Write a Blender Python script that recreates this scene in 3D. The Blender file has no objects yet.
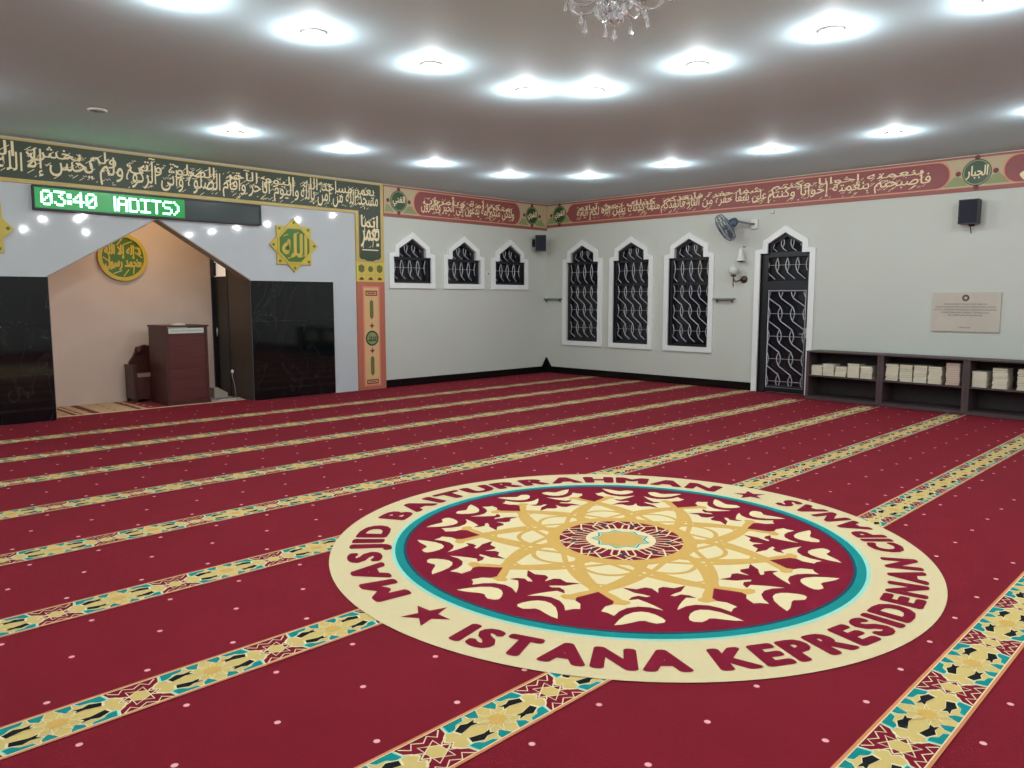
import bpy, math, random
from math import sin, cos, pi, radians
random.seed(7)
SC = bpy.context.scene
COL = SC.collection
X0, Y0, ZC = 12.55, 11.48, 3.62          # east wall, north (qibla) wall, ceiling
XW, YS = -4.5, -4.9                       # west and south walls

# ------------------------------------------------------------------ materials
def lin(c):
    return tuple(((v/255)/12.92 if v/255 <= .04045 else ((v/255+.055)/1.055)**2.4) for v in c) + (1,)
MATS = {}
def mat(name, rgb, rough=.6, metal=0, emit=None, estr=0, noise=0, nscale=8, bump=0, bscale=60, trans=0, ior=1.45, spec=.5, coat=0):
    if name in MATS: return MATS[name]
    m = bpy.data.materials.new(name); m.use_nodes = True
    nt = m.node_tree; b = nt.nodes['Principled BSDF']
    c = lin(rgb)
    b.inputs['Base Color'].default_value = c
    b.inputs['Roughness'].default_value = rough
    b.inputs['Metallic'].default_value = metal
    b.inputs['Specular IOR Level'].default_value = spec
    b.inputs['IOR'].default_value = ior
    b.inputs['Transmission Weight'].default_value = trans
    b.inputs['Coat Weight'].default_value = coat
    if emit:
        b.inputs['Emission Color'].default_value = lin(emit)
        b.inputs['Emission Strength'].default_value = estr
    if noise or bump:
        tc = nt.nodes.new('ShaderNodeTexCoord')
    if noise:
        n = nt.nodes.new('ShaderNodeTexNoise'); n.inputs['Scale'].default_value = nscale
        n.inputs['Detail'].default_value = 6
        nt.links.new(tc.outputs['Object'], n.inputs['Vector'])
        mx = nt.nodes.new('ShaderNodeMix'); mx.data_type = 'RGBA'
        mx.inputs[6].default_value = tuple(max(0, v*(1-noise)) for v in c[:3])+(1,)
        mx.inputs[7].default_value = tuple(min(1, v*(1+noise)) for v in c[:3])+(1,)
        nt.links.new(n.outputs['Fac'], mx.inputs[0]); nt.links.new(mx.outputs[2], b.inputs['Base Color'])
    if bump:
        n2 = nt.nodes.new('ShaderNodeTexNoise'); n2.inputs['Scale'].default_value = bscale
        nt.links.new(tc.outputs['Object'], n2.inputs['Vector'])
        bp = nt.nodes.new('ShaderNodeBump'); bp.inputs['Strength'].default_value = bump
        bp.inputs['Distance'].default_value = .01
        nt.links.new(n2.outputs['Fac'], bp.inputs['Height']); nt.links.new(bp.outputs['Normal'], b.inputs['Normal'])
    MATS[name] = m
    return m

def wood(name, rgb, rgb2, rough=.45, axis='Z', scale=3):
    m = mat(name, rgb, rough)
    nt = m.node_tree; b = nt.nodes['Principled BSDF']
    tc = nt.nodes.new('ShaderNodeTexCoord'); mp = nt.nodes.new('ShaderNodeMapping')
    s = {'X': (1, 14, 14), 'Y': (14, 1, 14), 'Z': (14, 14, 1)}[axis]
    mp.inputs['Scale'].default_value = s
    n = nt.nodes.new('ShaderNodeTexNoise'); n.inputs['Scale'].default_value = scale; n.inputs['Detail'].default_value = 8
    r = nt.nodes.new('ShaderNodeValToRGB'); r.color_ramp.elements[0].color = lin(rgb); r.color_ramp.elements[1].color = lin(rgb2)
    r.color_ramp.elements[0].position = .35; r.color_ramp.elements[1].position = .7
    nt.links.new(tc.outputs['Object'], mp.inputs['Vector']); nt.links.new(mp.outputs['Vector'], n.inputs['Vector'])
    nt.links.new(n.outputs['Fac'], r.inputs['Fac']); nt.links.new(r.outputs['Color'], b.inputs['Base Color'])
    return m

def math_node(nt, op, a, b=None, c=None):
    n = nt.nodes.new('ShaderNodeMath'); n.operation = op
    for i, v in enumerate((a, b, c)):
        if v is None: continue
        if isinstance(v, (int, float)): n.inputs[i].default_value = v
        else: nt.links.new(v, n.inputs[i])
    return n.outputs[0]

STRIPE0, SPITCH, SHALF = .872, 1.1535, .122
DOTP, DOTX = .3865, .762
def carpet_mat():
    """deep red pile with small pinkish tufts in rows"""
    m = mat('carpet_pile', (132, 22, 42), .95, spec=.15)
    nt = m.node_tree; b = nt.nodes['Principled BSDF']
    b.inputs['Sheen Weight'].default_value = .10
    b.inputs['Sheen Roughness'].default_value = .5
    b.inputs['Sheen Tint'].default_value = lin((225, 110, 120))
    g = nt.nodes.new('ShaderNodeNewGeometry'); sp = nt.nodes.new('ShaderNodeSeparateXYZ')
    nt.links.new(g.outputs['Position'], sp.inputs[0])
    x, y = sp.outputs[0], sp.outputs[1]
    masks = []
    for ph, off in ((0, .206), (0, -.206), (.5, .577)):
        fx = math_node(nt, 'SUBTRACT', x, DOTX + ph*DOTP)
        fx = math_node(nt, 'WRAP', fx, DOTP/2, -DOTP/2)
        fy = math_node(nt, 'SUBTRACT', y, STRIPE0 + off)
        fy = math_node(nt, 'WRAP', fy, SPITCH/2, -SPITCH/2)
        d = math_node(nt, 'SQRT', math_node(nt, 'ADD', math_node(nt, 'MULTIPLY', fx, fx), math_node(nt, 'MULTIPLY', fy, fy)))
        masks.append(math_node(nt, 'LESS_THAN', d, .0125))
    k = math_node(nt, 'MAXIMUM', math_node(nt, 'MAXIMUM', masks[0], masks[1]), masks[2])
    n = nt.nodes.new('ShaderNodeTexNoise'); n.inputs['Scale'].default_value = 2.2; n.inputs['Detail'].default_value = 5
    n3 = nt.nodes.new('ShaderNodeTexNoise'); n3.inputs['Scale'].default_value = 140; n3.inputs['Detail'].default_value = 2
    nt.links.new(g.outputs['Position'], n.inputs['Vector']); nt.links.new(g.outputs['Position'], n3.inputs['Vector'])
    f = math_node(nt, 'ADD', math_node(nt, 'MULTIPLY', n.outputs['Fac'], .6), math_node(nt, 'MULTIPLY', n3.outputs['Fac'], .4))
    mx = nt.nodes.new('ShaderNodeMix'); mx.data_type = 'RGBA'
    mx.inputs[6].default_value = lin((100, 13, 26)); mx.inputs[7].default_value = lin((123, 18, 36))
    nt.links.new(f, mx.inputs[0])
    m2 = nt.nodes.new('ShaderNodeMix'); m2.data_type = 'RGBA'
    m2.inputs[7].default_value = lin((236, 178, 178))
    nt.links.new(k, m2.inputs[0]); nt.links.new(mx.outputs[2], m2.inputs[6]); nt.links.new(m2.outputs[2], b.inputs['Base Color'])
    bp = nt.nodes.new('ShaderNodeBump'); bp.inputs['Strength'].default_value = .5; bp.inputs['Distance'].default_value = .006
    nt.links.new(n3.outputs['Fac'], bp.inputs['Height']); nt.links.new(bp.outputs['Normal'], b.inputs['Normal'])
    return m

def marble_mat():
    m = mat('black_marble', (12, 16, 18), .06, spec=.55)
    nt = m.node_tree; b = nt.nodes['Principled BSDF']
    tc = nt.nodes.new('ShaderNodeTexCoord')
    mp = nt.nodes.new('ShaderNodeMapping'); mp.inputs['Scale'].default_value = (1, 1, .55); mp.inputs['Rotation'].default_value = (0, .6, 0)
    n = nt.nodes.new('ShaderNodeTexNoise'); n.inputs['Scale'].default_value = 2.2; n.inputs['Detail'].default_value = 7; n.inputs['Distortion'].default_value = 1.2
    r = nt.nodes.new('ShaderNodeValToRGB'); e = r.color_ramp.elements
    e[0].position = .49; e[0].color = lin((10, 14, 16)); e[1].position = .53; e[1].color = lin((10, 14, 16))
    k = e.new(.51); k.color = lin((30, 33, 33))
    nt.links.new(tc.outputs['Object'], mp.inputs['Vector']); nt.links.new(mp.outputs['Vector'], n.inputs['Vector'])
    nt.links.new(n.outputs['Fac'], r.inputs['Fac']); nt.links.new(r.outputs['Color'], b.inputs['Base Color'])
    return m

M_PILE = carpet_mat(); M_MARB = marble_mat()
M_WALL = mat('wall_paint', (196, 200, 190), .7, noise=.03, nscale=1.5)
M_TILE = mat('wall_tile', (190, 196, 198), .05, noise=.04, nscale=2.0, spec=.5)
M_CEIL = mat('ceiling_paint', (212, 240, 250), .75, noise=.03, nscale=.8)
M_WHITE = mat('white_trim', (228, 231, 228), .4)
M_CONC = mat('slab', (120, 115, 110), .8, noise=.1)
M_BASE = mat('black_baseboard', (14, 16, 16), .2)
M_NICHE = mat('niche_plaster', (208, 190, 178), .75, noise=.06, nscale=3)
M_BROWN = mat('brown_panel', (70, 60, 52), .5, noise=.15, nscale=6)
M_SOFF = mat('soffit_stone', (150, 138, 122), .5)
M_FRAME = mat('dark_frame', (30, 31, 36), .35)
M_NIGHT = mat('night_glass', (27, 28, 34), .07, spec=.6)
M_STEEL = mat('silver_bar', (185, 185, 188), .35, metal=.55)
M_GREY = mat('grey_plastic', (104, 114, 124), .35)
M_BLUE = mat('fan_blue', (70, 88, 110), .35)
M_BLACK = mat('black_plastic', (24, 26, 34), .45)
M_DGREY = mat('speaker_cloth', (34, 36, 46), .85, bump=.4, bscale=300)
M_LWHITE = mat('white_plastic', (215, 215, 208), .4)
M_GLOBE = mat('frosted_globe', (205, 205, 198), .25)
M_BRASS = mat('aged_brass', (92, 80, 58), .35, metal=.8)
# carpet yarns
M_CREAM = mat('cream_yarn', (214, 199, 154), .95, spec=.1, noise=.05, nscale=60)
M_LCREAM = mat('pale_yarn', (226, 211, 164), .95, spec=.1, noise=.05, nscale=60)
M_MAR = mat('maroon_yarn', (118, 20, 42), .95, spec=.1, noise=.1, nscale=60)
M_OCH = mat('ochre_yarn', (206, 166, 90), .95, spec=.1, noise=.06, nscale=60)
M_GOLDY = mat('gold_yarn', (206, 182, 112), .95, spec=.1, noise=.06, nscale=60)
M_TEAL = mat('teal_yarn', (22, 132, 128), .95, spec=.1, noise=.08, nscale=60)
M_CYAN = mat('pale_cyan_yarn', (150, 214, 196), .95, spec=.1)
M_INK = mat('black_yarn', (24, 26, 24), .95, spec=.1)
M_NAVY = mat('dark_teal_yarn', (34, 66, 84), .95, spec=.1)
M_EDGE = mat('orange_yarn', (206, 136, 92), .95, spec=.1)
# frieze paints
M_FGREEN = mat('frieze_green', (52, 66, 50), .5, noise=.1, nscale=20)
M_FRED = mat('frieze_red', (138, 74, 72), .5, noise=.08, nscale=20)
M_FRED2 = mat('frieze_terracotta', (152, 84, 74), .5)
M_FCREAM = mat('frieze_cream', (186, 168, 134), .5, noise=.05, nscale=12)
M_FGOLD = mat('frieze_gold', (186, 162, 90), .4)
M_FYEL = mat('frieze_yellow', (202, 184, 84), .45)
M_FORA = mat('frieze_orange', (178, 104, 82), .5)
M_FTAN = mat('frieze_tan', (214, 174, 124), .5)
M_FPINK = mat('frieze_salmon', (212, 132, 106), .5)
M_LETT = mat('frieze_lettering', (232, 216, 172), .5)
M_DRED = mat('frieze_dark_red', (112, 42, 40), .5)
M_LGRN = mat('frieze_light_green', (138, 146, 98), .5)
M_OLIVE = mat('frieze_olive', (98, 104, 50), .5)
M_GOLDP = mat('gold_paint', (194, 172, 66), .4)
M_GRNP = mat('green_enamel', (66, 108, 34), .4)
M_DGRN = mat('dark_green_enamel', (38, 72, 40), .4)

# ------------------------------------------------------------------ frames
def FLOOR(u, v, n): return (u, v, n)
def NORTH(u, v, n): return (u, Y0 - n, v)
def EAST(u, v, n): return (X0 - n, -u, v)

# ------------------------------------------------------------------ mesh builder
class MB:
    def __init__(s): s.v = []; s.f = []; s.m = []; s.mats = []; s.smooth = []
    def mi(s, m):
        if m not in s.mats: s.mats.append(m)
        return s.mats.index(m)
    def add(s, vs, fs, m, sm=False):
        b = len(s.v); s.v += [tuple(p) for p in vs]; k = s.mi(m)
        for f in fs: s.f.append(tuple(b+i for i in f)); s.m.append(k); s.smooth.append(sm)
    def poly(s, fr, pts, n, m):
        a = sum(pts[i][0]*pts[(i+1) % len(pts)][1]-pts[(i+1) % len(pts)][0]*pts[i][1] for i in range(len(pts)))
        if a < 0: pts = pts[::-1]
        s.c = getattr(s, 'c', 0)+1; n += (s.c % 9)*3e-5
        s.add([fr(u, v, n) for u, v in pts], [tuple(range(len(pts)))], m)
    def prism(s, fr, pts, n0, n1, m, side=None):
        a = sum(pts[i][0]*pts[(i+1) % len(pts)][1]-pts[(i+1) % len(pts)][0]*pts[i][1] for i in range(len(pts)))
        if a < 0: pts = pts[::-1]
        N = len(pts)
        s.add([fr(u, v, n1) for u, v in pts], [tuple(range(N))], m)
        s.add([fr(u, v, n0) for u, v in pts], [tuple(range(N))[::-1]], m)
        vs = [fr(u, v, n0) for u, v in pts]+[fr(u, v, n1) for u, v in pts]
        s.add(vs, [(i, (i+1) % N, N+(i+1) % N, N+i) for i in range(N)], side or m)
    def ring(s, fr, outer, inner, n0, n1, m):
        N = len(outer)
        vs = [fr(u, v, n) for n in (n0, n1) for P in (outer, inner) for u, v in P]
        O0, I0, O1, I1 = 0, N, 2*N, 3*N
        fs = []
        for i in range(N):
            j = (i+1) % N
            fs += [(O1+i, O1+j, I1+j, I1+i), (O0+j, O0+i, I0+i, I0+j), (O0+i, O0+j, O1+j, O1+i), (I0+j, I0+i, I1+i, I1+j)]
        s.add(vs, fs, m)
    def box(s, fr, u0, u1, v0, v1, n0, n1, m):
        s.prism(fr, [(u0, v0), (u1, v0), (u1, v1), (u0, v1)], n0, n1, m)
    def strip(s, fr, pts, w, n, m, closed=False):
        """flat line of width w"""
        N = len(pts); L = []; R = []
        s.c = getattr(s, 'c', 0)+1; n += (s.c % 9)*3e-5
        for i in range(N):
            if closed: a, b = pts[i-1], pts[(i+1) % N]
            else: a, b = pts[max(i-1, 0)], pts[min(i+1, N-1)]
            dx, dy = b[0]-a[0], b[1]-a[1]; l = math.hypot(dx, dy) or 1
            ww = w[i] if isinstance(w, (list, tuple)) else w
            nx, ny = -dy/l*ww/2, dx/l*ww/2
            L.append((pts[i][0]+nx, pts[i][1]+ny)); R.append((pts[i][0]-nx, pts[i][1]-ny))
        vs = [fr(u, v, n) for u, v in L+R]
        s.add(vs, [(N+i, N+(i+1) % N, (i+1) % N, i) for i in range(N if closed else N-1)], m)
    def tube(s, pts, r, m, seg=8, closed=False, cap=True):
        from mathutils import Vector
        P = [Vector(p) for p in pts]; N = len(P)
        rs = r if isinstance(r, (list, tuple)) else [r]*N
        vs = []; up = None
        for i in range(N):
            if closed: d = P[(i+1) % N]-P[i-1]
            else: d = P[min(i+1, N-1)]-P[max(i-1, 0)]
            d.normalize()
            if up is None: up = Vector((0, 0, 1)) if abs(d.z) < .9 else Vector((1, 0, 0))
            a = d.cross(up)
            if a.length < 1e-4: a = d.cross(Vector((1, .3, .2)))
            a.normalize(); b = a.cross(d).normalized(); up = b
            for k in range(seg):
                t = 2*pi*k/seg
                vs.append(P[i]+a*cos(t)*rs[i]+b*sin(t)*rs[i])
        fs = []
        for i in range(N if closed else N-1):
            j = (i+1) % N
            for k in range(seg):
                l = (k+1) % seg
                fs.append((i*seg+k, i*seg+l, j*seg+l, j*seg+k))
        s.add(vs, fs, m, True)
        if cap and not closed:
            b0 = len(s.v)-len(vs); km = s.mi(m)
            s.f.append(tuple(b0+k for k in range(seg))[::-1]); s.m.append(km); s.smooth.append(False)
            s.f.append(tuple(b0+(N-1)*seg+k for k in range(seg))); s.m.append(km); s.smooth.append(False)
    def lathe(s, prof, c, m, seg=20, tr=None):
        """profile [(r,h)] about z through c; tr maps local point to world"""
        tr = tr or (lambda p: (c[0]+p[0], c[1]+p[1], c[2]+p[2]))
        vs = []; N = len(prof)
        for r, h in prof:
            for k in range(seg):
                t = 2*pi*k/seg; vs.append(tr((r*cos(t), r*sin(t), h)))
        fs = [(i*seg+k, i*seg+(k+1) % seg, (i+1)*seg+(k+1) % seg, (i+1)*seg+k) for i in range(N-1) for k in range(seg)]
        s.add(vs, fs, m, True)
    def text(s, geo, fn, m):
        vs, fs = geo
        s.add([fn(x, y) for x, y in vs], fs, m)
    def build(s, name, parent=None, loc=None, bevel=0):
        me = bpy.data.meshes.new(name)
        L = loc or (tuple(parent['_loc']) if parent is not None and '_loc' in parent else (0, 0, 0))
        me.from_pydata([(p[0]-L[0], p[1]-L[1], p[2]-L[2]) for p in s.v], [], s.f)
        for m in s.mats: me.materials.append(m)
        me.polygons.foreach_set('material_index', s.m); me.polygons.foreach_set('use_smooth', s.smooth)
        me.update()
        o = bpy.data.objects.new(name, me); COL.objects.link(o)
        if parent is not None:
            o.parent = parent; o['_loc'] = L
        elif loc: o.location = loc; o['_loc'] = L
        if bevel:
            b = o.modifiers.new('bevel', 'BEVEL'); b.width = bevel; b.segments = 2; b.limit_method = 'ANGLE'
        return o

def tag(o, label, cat, group=None):
    o['label'] = label; o['category'] = cat
    if group: o['group'] = group
    return o
def thing(name, loc, label=None, cat=None, group=None, kind=None):
    o = bpy.data.objects.new(name, None); COL.objects.link(o); o.location = loc; o['_loc'] = loc
    o.empty_display_size = .1
    if label: tag(o, label, cat, group)
    if kind: o['kind'] = kind
    return o
def struct(o): o['kind'] = 'structure'; return o
def copy_tree(o, parent=None):
    c = o.copy(); COL.objects.link(c)
    if parent is not None: c.parent = parent
    for ch in [x for x in KIDS.get(o.name, [])]: copy_tree(ch, c)
    return c
KIDS = {}
def note_kids(o):
    KIDS[o.name] = [x for x in COL.objects if x.parent == o]
    for k in KIDS[o.name]: note_kids(k)

# ------------------------------------------------------------------ text outlines
TCACHE = {}
def glyphs(sx, size=1.0):
    """outline faces of a string, x from 0, in em units"""
    if sx in TCACHE: return TCACHE[sx]
    c = bpy.data.curves.new('tmp_text', 'FONT'); c.body = sx; c.size = 1; c.resolution_u = 3
    o = bpy.data.objects.new('tmp_text', c); COL.objects.link(o)
    me = o.to_mesh()
    vs = [(v.co.x, v.co.y) for v in me.vertices]; fs = [tuple(p.vertices) for p in me.polygons]
    nf = []
    for f in fs:
        a = sum(vs[f[i]][0]*vs[f[(i+1) % len(f)]][1]-vs[f[(i+1) % len(f)]][0]*vs[f[i]][1] for i in range(len(f)))
        nf.append(f if a > 0 else f[::-1])
    o.to_mesh_clear(); bpy.data.objects.remove(o); bpy.data.curves.remove(c)
    TCACHE[sx] = (vs, nf)
    return TCACHE[sx]

AR = {'ا': (0xFE8D, 2), 'أ': (0xFE83, 2), 'إ': (0xFE87, 2), 'آ': (0xFE81, 2), 'ب': (0xFE8F, 4), 'ة': (0xFE93, 2), 'ت': (0xFE95, 4),
      'ث': (0xFE99, 4), 'ج': (0xFE9D, 4), 'ح': (0xFEA1, 4), 'خ': (0xFEA5, 4), 'د': (0xFEA9, 2), 'ذ': (0xFEAB, 2), 'ر': (0xFEAD, 2),
      'ز': (0xFEAF, 2), 'س': (0xFEB1, 4), 'ش': (0xFEB5, 4), 'ص': (0xFEB9, 4), 'ض': (0xFEBD, 4), 'ط': (0xFEC1, 4), 'ظ': (0xFEC5, 4),
      'ع': (0xFEC9, 4), 'غ': (0xFECD, 4), 'ف': (0xFED1, 4), 'ق': (0xFED5, 4), 'ك': (0xFED9, 4), 'ل': (0xFEDD, 4), 'م': (0xFEE1, 4),
      'ن': (0xFEE5, 4), 'ه': (0xFEE9, 4), 'و': (0xFEED, 2), 'ى': (0xFEEF, 2), 'ي': (0xFEF1, 4), 'ء': (0xFE80, 1), 'ئ': (0xFE89, 4)}
def shape_ar(t):
    t = t.replace('لا', '\u0001')
    def joins_next(c): return c in AR and AR[c][1] == 4
    def joins_prev(c): return c == '\u0001' or (c in AR and AR[c][1] > 1)
    out = []
    for i, c in enumerate(t):
        prev = i > 0 and joins_next(t[i-1]) and joins_prev(c)
        nxt = i+1 < len(t) and joins_next(c) and joins_prev(t[i+1])
        if c == '\u0001': out.append(chr(0xFEFB+(1 if prev else 0))); continue
        if c not in AR: out.append(c); continue
        b, n = AR[c]
        out.append(chr(b+(3 if prev and nxt else 2 if nxt else 1 if prev else 0)))
    return ''.join(out[::-1])
def bounds(vs):
    return min(p[0] for p in vs), max(p[0] for p in vs), min(p[1] for p in vs), max(p[1] for p in vs)
def ar_text(mb, fr, t, u0, u1, v0, v1, n, m, bold=.005, marks=0, mk=None):
    """calligraphy line filling the box u0..u1 x v0..v1"""
    g = glyphs(shape_ar(t)); a, b, c, d = bounds(g[0])
    su, sv = (u1-u0)/(b-a), (v1-v0)/(d-c)
    for i, (du, dv) in enumerate(((-bold, 0), (bold, 0), (0, bold), (0, -bold), (bold*.7, bold*.7))):
        mb.text(g, lambda x, y: fr(u0+(x-a)*su+du+(y-c)*sv*.04, v0+(y-c)*sv+dv, n+i*.0001), m)
    rnd = random.Random(int(u0*100)+len(t))
    for i in range(marks):
        u = rnd.uniform(u0+.02, u1-.05); h = (v1-v0)
        v = v0+h*rnd.choice((rnd.uniform(.68, .98), rnd.uniform(.68, .98), rnd.uniform(.0, .25), rnd.uniform(.45, .6)))
        k = rnd.random(); l = rnd.uniform(.035, .08)
        if k < .55: P = [(u-l/2, v-l*.35), (u+l/2, v+l*.35)]
        elif k < .8: P = [(u-l*.4, v+l*.1), (u-l*.1, v-l*.2), (u+l*.15, v+l*.15), (u+l*.45, v-l*.1)]
        else: P = [(u-.01, v-.008), (u+.01, v+.008)]
        mb.strip(fr, P, .008, n+.0007, mk or m)
def ar_disc(mb, fr, words, cu, cv, r, n, m, bold):
    """a few words stacked inside a roundel"""
    k = len(words)
    for i, w in enumerate(words):
        yc = cv+r*(.95*(k-1)/2-.95*i)*(.9 if k > 2 else .62)
        hw = math.sqrt(max(.05, 1-((yc-cv)/r)**2))*r*.92
        hh = r*(1.15 if k == 1 else .62 if k == 2 else .52)
        ar_text(mb, fr, w, cu-hw, cu+hw, yc-hh*.55, yc+hh*.55, n+.001*i, m, bold)

def circ(cu, cv, r, seg=40, a0=0, rv=None):
    return [(cu+r*cos(a0+2*pi*i/seg), cv+(rv or r)*sin(a0+2*pi*i/seg)) for i in range(seg)]
def star(cu, cv, r, ri, k, a0=pi/2):
    return [(cu+(r if i % 2 == 0 else ri)*cos(a0+pi*i/k), cv+(r if i % 2 == 0 else ri)*sin(a0+pi*i/k)) for i in range(2*k)]

# ================================================================== SETTING
mb = MB(); mb.box(FLOOR, XW-.2, X0+.2, YS-.2, Y0+1.7, -.2, -.012, M_CONC); struct(mb.build('floor'))
mb = MB(); mb.box(FLOOR, XW-.2, X0+.2, YS-.2, Y0+.2, ZC, ZC+.15, M_CEIL); struct(mb.build('ceiling'))
mb = MB(); mb.box(FLOOR, XW-.2, XW, YS-.2, Y0+.2, -.012, ZC, M_WALL); struct(mb.build('wall_west'))
mb = MB(); mb.box(FLOOR, XW, X0+.2, YS-.2, YS, -.012, ZC, M_WALL); struct(mb.build('wall_south'))

# openings -------------------------------------------------------------
def arch(c, hw, z0, zs, ahw, za, zp):
    """stepped pointed outline: sill z0, shoulder zs, arch half width ahw up to za, peak zp"""
    return [(c-hw, z0), (c+hw, z0), (c+hw, zs), (c+ahw, zs), (c+ahw, za), (c, zp), (c-ahw, za), (c-ahw, zs), (c-hw, zs)]
WIN_N = [8.88, 10.145, 11.41]
WIN_E = [-10.475, -9.23, -7.92]
DOORC = -6.065

# the north wall: glossy tile around the niche, paint to its right
NX0, NX1, NZ, NPX, NPZ = 2.92, 5.72, 1.90, 4.35, 2.74     # niche opening
mb = MB()
T = .2
mb.prism(NORTH, [(XW, -.012), (NX0, -.012), (NX0, NZ), (NPX, NPZ), (NX1, NZ), (NX1, -.012), (7.65, -.012), (7.65, ZC), (XW, ZC)], -T, 0, M_TILE)
def holed(mb, fr, lo, hi, z0, z1, outlines, m, t):
    """wall strip lo..hi with arch shaped holes; built of vertical slices between the holes"""
    cur = lo
    for O in outlines:
        c = (O[0][0]+O[1][0])/2; hw = (O[1][0]-O[0][0])/2; zb = O[0][1]
        mb.box(fr, cur, c-hw, z0, z1, -t, 0, m)
        if zb > z0+.01: mb.box(fr, c-hw, c+hw, z0, zb, -t, 0, m)
        top = [(c-hw, z1)]+[O[8], O[7], O[6], O[5], O[4], O[3], O[2]]+[(c+hw, z1)]
        mb.prism(fr, top, -t, 0, m)
        cur = c+hw
    mb.box(fr, cur, hi, z0, z1, -t, 0, m)
holesN = [arch(c, .43, 1.89, 2.36, .31, 2.51, 2.70) for c in WIN_N]
holed(mb, NORTH, 7.65, X0+.2, -.012, ZC, holesN, M_WALL, T)
struct(mb.build('wall_north'))
mb = MB()
holesE = [arch(c, .43, .72, 2.36, .31, 2.54, 2.705) for c in WIN_E]
holeD = arch(DOORC, .435, 0, 2.37, .305, 2.53, 2.71)
holed(mb, EAST, -Y0, -YS, -.012, ZC, holesE+[holeD], M_WALL, T)
struct(mb.build('wall_east'))
# niche shell
NB = 12.88
mb = MB(); mb.box(FLOOR, NX0-.1, NX1+.0, NB, NB+.12, -.012, 3.1, M_NICHE)
mb.box(FLOOR, NX0-.12, NX0, Y0+T, NB, -.012, 3.1, M_NICHE); struct(mb.build('wall_niche'))
mb = MB(); mb.box(FLOOR, NX0-.12, NX1+.12, Y0+T, NB+.12, 3.1, 3.2, M_NICHE); struct(mb.build('ceiling_niche'))
mb = MB()
mb.box(FLOOR, NX1, NX1+.12, Y0+T, 12.27, -.012, 3.1, M_BROWN)
mb.box(FLOOR, NX1, NX1+.12, 12.27, NB+.12, 2.28, 3.1, M_BROWN); struct(mb.build('wall_niche_side'))
# jamb lining and sloped soffit of the opening
mb = MB()
mb.box(FLOOR, NX1-.012, NX1, Y0+.0, Y0+T, 0, NZ, M_BROWN)
for (a, b) in (((NX0, NZ), (NPX, NPZ)), ((NPX, NPZ), (NX1, NZ))):
    mb.prism(NORTH, [a, b, (b[0], b[1]-.018), (a[0], a[1]-.018)], -T, .012, M_SOFF)
mb.box(FLOOR, NX0, NX0+.012, Y0, Y0+T, 0, NZ, M_SOFF)
struct(mb.build('trim_1'))
# dark doorway in the niche side wall
d = thing('door_2', (NX1+.06, 12.6, 0), kind='structure')
mb = MB(); FR = lambda u, v, n: (NX1-n, u, v)
mb.ring(FR, [(12.27, 0), (12.88, 0), (12.88, 2.28), (12.27, 2.28)], [(12.31, .03), (12.85, .03), (12.85, 2.25), (12.31, 2.25)], -.1, .01, M_FRAME); mb.build('frame', d)
mb = MB(); mb.box(FR, 12.31, 12.85, .03, 1.93, -.08, -.04, mat('dark_door', (34, 34, 28), .3)); lf = mb.build('door_leaf', d)
mb = MB(); mb.box(FR, 12.31, 12.85, 1.97, 2.25, -.06, -.05, mat('frosted_transom', (225, 215, 198), .4, emit=(225, 214, 200), estr=.45)); mb.box(FR, 12.31, 12.85, 1.93, 1.97, -.08, -.02, M_FRAME); mb.build('transom_pane', d)  # pane emission stands in for light from a room behind, not built
mb = MB(); mb.tube([(NX1-.03, 12.66, .98), (NX1-.03, 12.66, 1.12)], .012, M_STEEL); mb.build('door_handle', d)
mb = MB(); mb.tube([(NX1-.012, 12.70, 1.98), (NX1-.012, 12.705, 2.2)], [.02, .028], M_BLACK); mb.build('latch_bar', d)

# baseboards
mb = MB()
mb.box(NORTH, 8.25, X0, 0, .14, 0, .02, M_BASE)
mb.prism(lambda u, v, n: NORTH(u, v, n), [(X0-.15, .14), (X0-.02, .14), (X0-.02, .33)], 0, .02, M_BASE)
struct(mb.build('baseboard_north'))
mb = MB()
mb.box(EAST, -Y0+.02, -6.61, 0, .14, 0, .02, M_BASE)
mb.prism(EAST, [(-Y0+.02, .14), (-Y0+.15, .14), (-Y0+.02, .33)], 0, .02, M_BASE)
mb.box(EAST, -5.5, -YS, 0, .14, 0, .02, M_BASE)
struct(mb.build('baseboard_east'))

# ------------------------------------------------------------------ windows
def lattice(mb, fr, u0, u1, v0, v1, n, cols, per, r=.0082, ph=0, clip=None):
    """wavy upright bars and bars that step one column to the right after every lens"""
    p = (u1-u0)/cols; amp = p*.17
    rows = int((v1-v0)/per)+2
    top = v1+ph*per
    def run(k, step, sg):
        pts = []
        def flush():
            nonlocal pts
            if len(pts) > 2: mb.tube(pts, r, M_STEEL, seg=5, cap=False)
            pts = []
        for q in range(rows*14+1):
            v = top-q*per/14
            t = (q % 14)/14; row = q//14
            if t < .62: u = u0+p*(k+(row if step else 0))+sg*amp*sin(pi*t/.62)
            else: u = u0+p*(k+((row+(t-.62)/.38) if step else 0))
            if v > v1+1e-6 or v < v0-1e-6 or u < u0-1e-6 or u > u1+1e-6 or (clip and v > clip(u)): flush(); continue
            pts.append(fr(max(u, u0), v, n+(.004*sg)))
        flush()
    for k in range(-rows, cols+1):
        run(k, True, -1); run(k, True, 1)
    if not clip:
        v = top-per*.31
        while v > v0:
            if v < v1: mb.tube([fr(u0, v, n), fr(u1, v, n)], r*.5, M_STEEL, seg=5, cap=False)
            v -= per
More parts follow.
